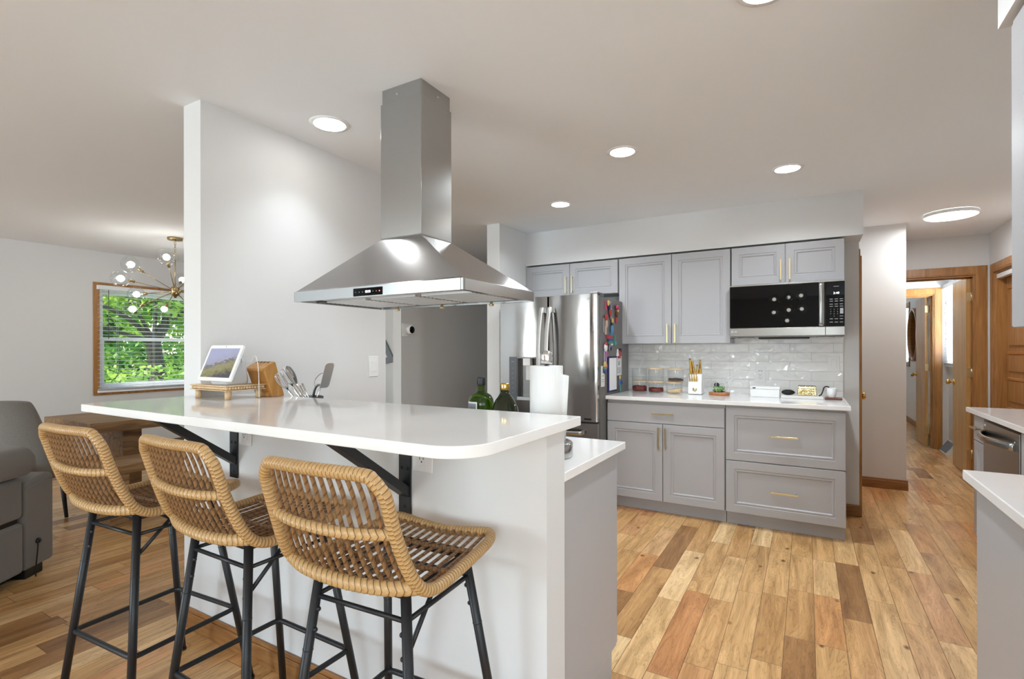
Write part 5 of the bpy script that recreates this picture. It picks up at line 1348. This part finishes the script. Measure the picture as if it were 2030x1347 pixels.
# local: x = along the back (a), y = outwards from the back plane (b)
def rb(x0, x1, y0, y1, z0, z1, name, bev, parent=so, mat=FABRIC, seg=4): return MB().box(x0, x1, y0, y1, z0, z1).build(name, mat, parent, bev, seg)
arm = MB().prism([(0, .055), (0, .545), (.012, .568), (.05, .578), (.21, .548), (.21, .055)], 'y', -.92, 0)
ao = arm.build('armrest', FABRIC, so, .022, 4)
st = MB(); st.tube([(.012, .0015, .530), (.05, .0015, .545), (.205, .0015, .512)], .0016, 6); st.build('stitching', C_GREY, ao)
rb(.215, 1.42, -.20, .0, .36, .585, 'back_panel', .022)
rb(.215, 1.42, -.20, .004, .055, .335, 'lower_back_panel', .022)
rb(.235, 1.40, -.18, -.02, .30, .40, 'recess', .0, mat=BLACKM)
hp = MB().prism([(-.23, .60), (-.20, .57), (-.05, .585), (.03, .60), (.058, .65), (.055, .70), (.02, .755), (-.10, .772), (-.22, .76), (-.25, .69)], 'x', .19, 1.44)
hp.build('head_cushion', FABRIC, so, .03, 4)
rb(.215, 1.42, -.90, -.21, .10, .44, 'seat_cushion', .04)
rb(1.44, 1.65, -.92, 0, .055, .57, 'armrest', .03)
for x in (.06, 1.5):
    for y in (-.84, -.07): MB().box(x, x+.12, y-.05, y+.05, 0, .056).build('foot', BLACKM, so, .004)
MB().box(.20, 1.44, -.86, -.08, .01, .06).build('base_frame', BLACKM, so)
MB().sphere((.125, .006, .20), .016, 12, 8, (1, .7, 1)).build('cord_socket', BLACKM, so)
MB().tube(smooth_path([(.125, .014, .20), (.150, .024, .215), (.152, .022, .15), (.150, .012, .06), (.152, .012, .004)], 8), .0035, 8).build('power_cord', BLACKM, so)
so.location = (-3.897, 1.265, 0)
so.rotation_euler = (0, 0, math.atan2(-.81, .587))
# ---- triangle wall decoration in the dining room
tri = thing('wall_art', 'grey wooden geometric frame on the dining room wall past the partition', 'wall decor', (-5.0, 5.19, 1.13))
def polyframe(ptsA, ptsB, y0, y1):
    m = MB(); n = len(ptsA)
    for y in (y0, y1):
        m.v += [(x, y, z) for x, z in ptsA] + [(x, y, z) for x, z in ptsB]
    for k in range(n):
        q = (k+1) % n
        m.f += [(k, q, n+q, n+k), (2*n+k, 3*n+k, 3*n+q, 2*n+q), (k, 2*n+k, 2*n+q, q), (n+k, n+q, 3*n+q, 3*n+k)]; m.sm += [False]*4
    return m
A = [(-5.42, 1.02), (-4.83, 1.135), (-5.13, 1.62)]; cx_, cz_ = -5.127, 1.258
Bp = [(cx_+(x-cx_)*.55, cz_+(z-cz_)*.55) for x, z in A]
polyframe(A, Bp, 5.170, 5.1985).build('wood_frame', C_GREY, tri, .002)
MB().prism(Bp, 'y', 5.190, 5.1985).build('backing', C_WHITE, tri)
# ---- bedroom hall: oval mirror, floor register
mr = thing('oval_mirror', 'round brown framed mirror on the wall of the far room', 'mirror', (1.55, 10.62, 1.12))
def oval(mb, xa, xb, yc, zc, ry, rz, r2y, r2z, n=40):
    b = len(mb.v)
    for x in (xa, xb):
        for a_, b_ in ((ry, rz), (r2y, r2z)):
            for k in range(n): t = 2*PI*k/n; mb.v.append((x, yc+a_*math.cos(t), zc+b_*math.sin(t)))
    for k in range(n):
        q = (k+1) % n
        mb.f += [(b+k, b+q, b+n+q, b+n+k), (b+2*n+k, b+3*n+k, b+3*n+q, b+2*n+q), (b+k, b+2*n+k, b+2*n+q, b+q), (b+n+k, b+n+q, b+3*n+q, b+3*n+k)]; mb.sm += [True]*4
    return mb
oval(MB(), 1.569, 1.50, 10.60, 1.53, .44, .44, .40, .40).build('frame', BASEW, mr)
MB().lathe([(0, 1.555), (.401, 1.555), (.401, 1.560), (0, 1.560)], (0, 10.60, 1.53), 40, 'x').build('glass', MIRROR, mr)
rg = thing('floor_register', 'white metal air register at the foot of the hall wall', 'air vent', (1.50, 8.25, 0))
MB().prism([(1.555, .001), (1.46, .001), (1.46, .02), (1.545, .15), (1.555, .15)], 'y', 7.95, 8.32).build('register_body', WHITEP, rg, .003)
lv_ = MB()
for k in range(9): y = 7.99+k*.035; lv_.prism([(1.452, .028), (1.457, .024), (1.537, .142), (1.532, .146)], 'y', y, y+.012)
lv_.build('grille', C_GREY, rg)

# ================================================================== OUTSIDE
tag(MB().box(-60, XL-.16, -30, 40, -.75, -.70).build('lawn', GRASS), None, None, kind='structure')
def leaves(mb, c, R, n, s=.07, sq=(1, 1, 1)):
    for _ in range(n):
        while True:
            p = Vector((random.uniform(-1, 1), random.uniform(-1, 1), random.uniform(-1, 1)))
            if .2 < p.length < 1: break
        p = Vector((p.x*R*sq[0], p.y*R*sq[1], p.z*R*sq[2])) + Vector(c)
        a = Vector((random.gauss(0, 1), random.gauss(0, 1), random.gauss(0, 1))).normalized(); b = a.cross(Vector((random.gauss(0, 1), random.gauss(0, 1), random.gauss(0, 1)))).normalized()
        q = s*random.uniform(.6, 1.3); i = len(mb.v)
        mb.v += [tuple(p+a*q), tuple(p+b*q*.5), tuple(p-a*q), tuple(p-b*q*.5)]; mb.f.append((i, i+1, i+2, i+3)); mb.sm.append(False)
def tree(name, label, x, y, clumps, branches, leaf, s=.07, group='trees behind the house'):
    t = thing(name, label, 'tree', (x, y, -.7), group)
    tk = MB()
    for pts, r0, r1 in branches: tk.tube(smooth_path(pts, 5), lambda q, r0=r0, r1=r1: r0+(r1-r0)*q, 8)
    tk.build('trunk', BARK, t)
    f = MB()
    for c, R, n in clumps: leaves(f, c, R, n, s, (1, 1, .8))
    f.build('foliage', leaf, t, keepn=True)
    return t
# main maple whose fork shows in the upper sash
bx, by = -11.6, 5.35
br = [([(bx, by+.2, -.7), (bx, by+.1, .6), (bx, by, 1.45)], .17, .14),
      ([(bx, by, 1.4), (bx, by+.3, 2.0), (bx+.1, by+.7, 3.0), (bx, by+1.0, 4.2)], .12, .05),
      ([(bx, by, 1.45), (bx, by+.05, 2.1), (bx-.1, by+.1, 2.9)], .045, .02),
      ([(bx, by, 1.45), (bx+.1, by-.4, 1.85), (bx+.2, by-1.0, 2.15), (bx+.3, by-1.8, 2.35)], .06, .025),
      ([(bx, by, 1.45), (bx+.1, by-.5, 1.6), (bx+.2, by-1.3, 1.85), (bx+.3, by-2.0, 2.0)], .05, .02),
      ([(bx, by, 1.5), (bx+.1, by-.3, 2.0), (bx+.2, by-.8, 2.7)], .04, .02), ([(bx, by+.2, 1.9), (bx, by+.9, 2.2), (bx+.1, by+1.7, 2.35)], .07, .02)]
cl = [((bx-.3+random.uniform(-.5, .5), by+random.uniform(-2.6, 2.6), random.uniform(2.3, 4.4)), random.uniform(.6, 1.0), 700) for _ in range(13)]
cl += [((bx-1.2, by+dy, random.uniform(.4, 2.0)), .8, 520) for dy in (-2.4, -1.4, -.4, .6, 1.6)]
tree('maple_tree', 'spreading tree whose dark forked trunk shows through the upper window pane', bx, by, cl, br, LEAF1, .075)
for i, (x, y, h, lf, lab) in enumerate(((-17.5, 6.3, 5.5, LEAF2, 'deep green tree at the left of the window view'), (-17.5, 10.0, 6.2, LEAF1, 'pale green tree behind the forked trunk'), (-24, 8.6, 8, LEAF1, 'tall sunlit tree far behind the others'), (-25, 14.6, 8, LEAF2, 'tall dark tree far behind the others'), (-17.5, 1.6, 7, LEAF2, 'dark green tree toward the left edge of the window'))):
    sp = 1.5 if x > -20 else 2.0
    cl = [((x+random.uniform(-.9, .9)*sp*.6, y+random.uniform(-1, 1)*sp*.75, h*random.uniform(.06, .95)), random.uniform(.9, 1.35)*(1 if x > -20 else 1.3), 620) for _ in range(16)]
    tree('garden_tree', lab, x, y, cl, [([(x, y, -.7), (x, y, h*.5), (x, y+.2, h*.9)], .22, .05)], lf, .12 if x > -20 else .17)
for lab, pl_ in (('leafy hedge low in the window view, nearest the glass', ((-9.0, 3.4), (-9.1, 4.4), (-9.2, 5.4), (-9.0, 2.4))), ('tall hedge behind the forked tree in the window view', ((-14.9, 5.0), (-15.0, 6.8), (-14.9, 8.6), (-14.8, 3.2)))):
    hg = MB()
    for x, y in pl_: leaves(hg, (x, y, .15 if x > -12 else .5), .95 if x > -12 else 1.25, 1800, .055 if x > -12 else .09, (.7, 1, 1.0))
    tag(hg.build('hedge', LEAF1 if pl_[0][0] > -12 else LEAF2, keepn=True), lab, 'hedge', kind='stuff')
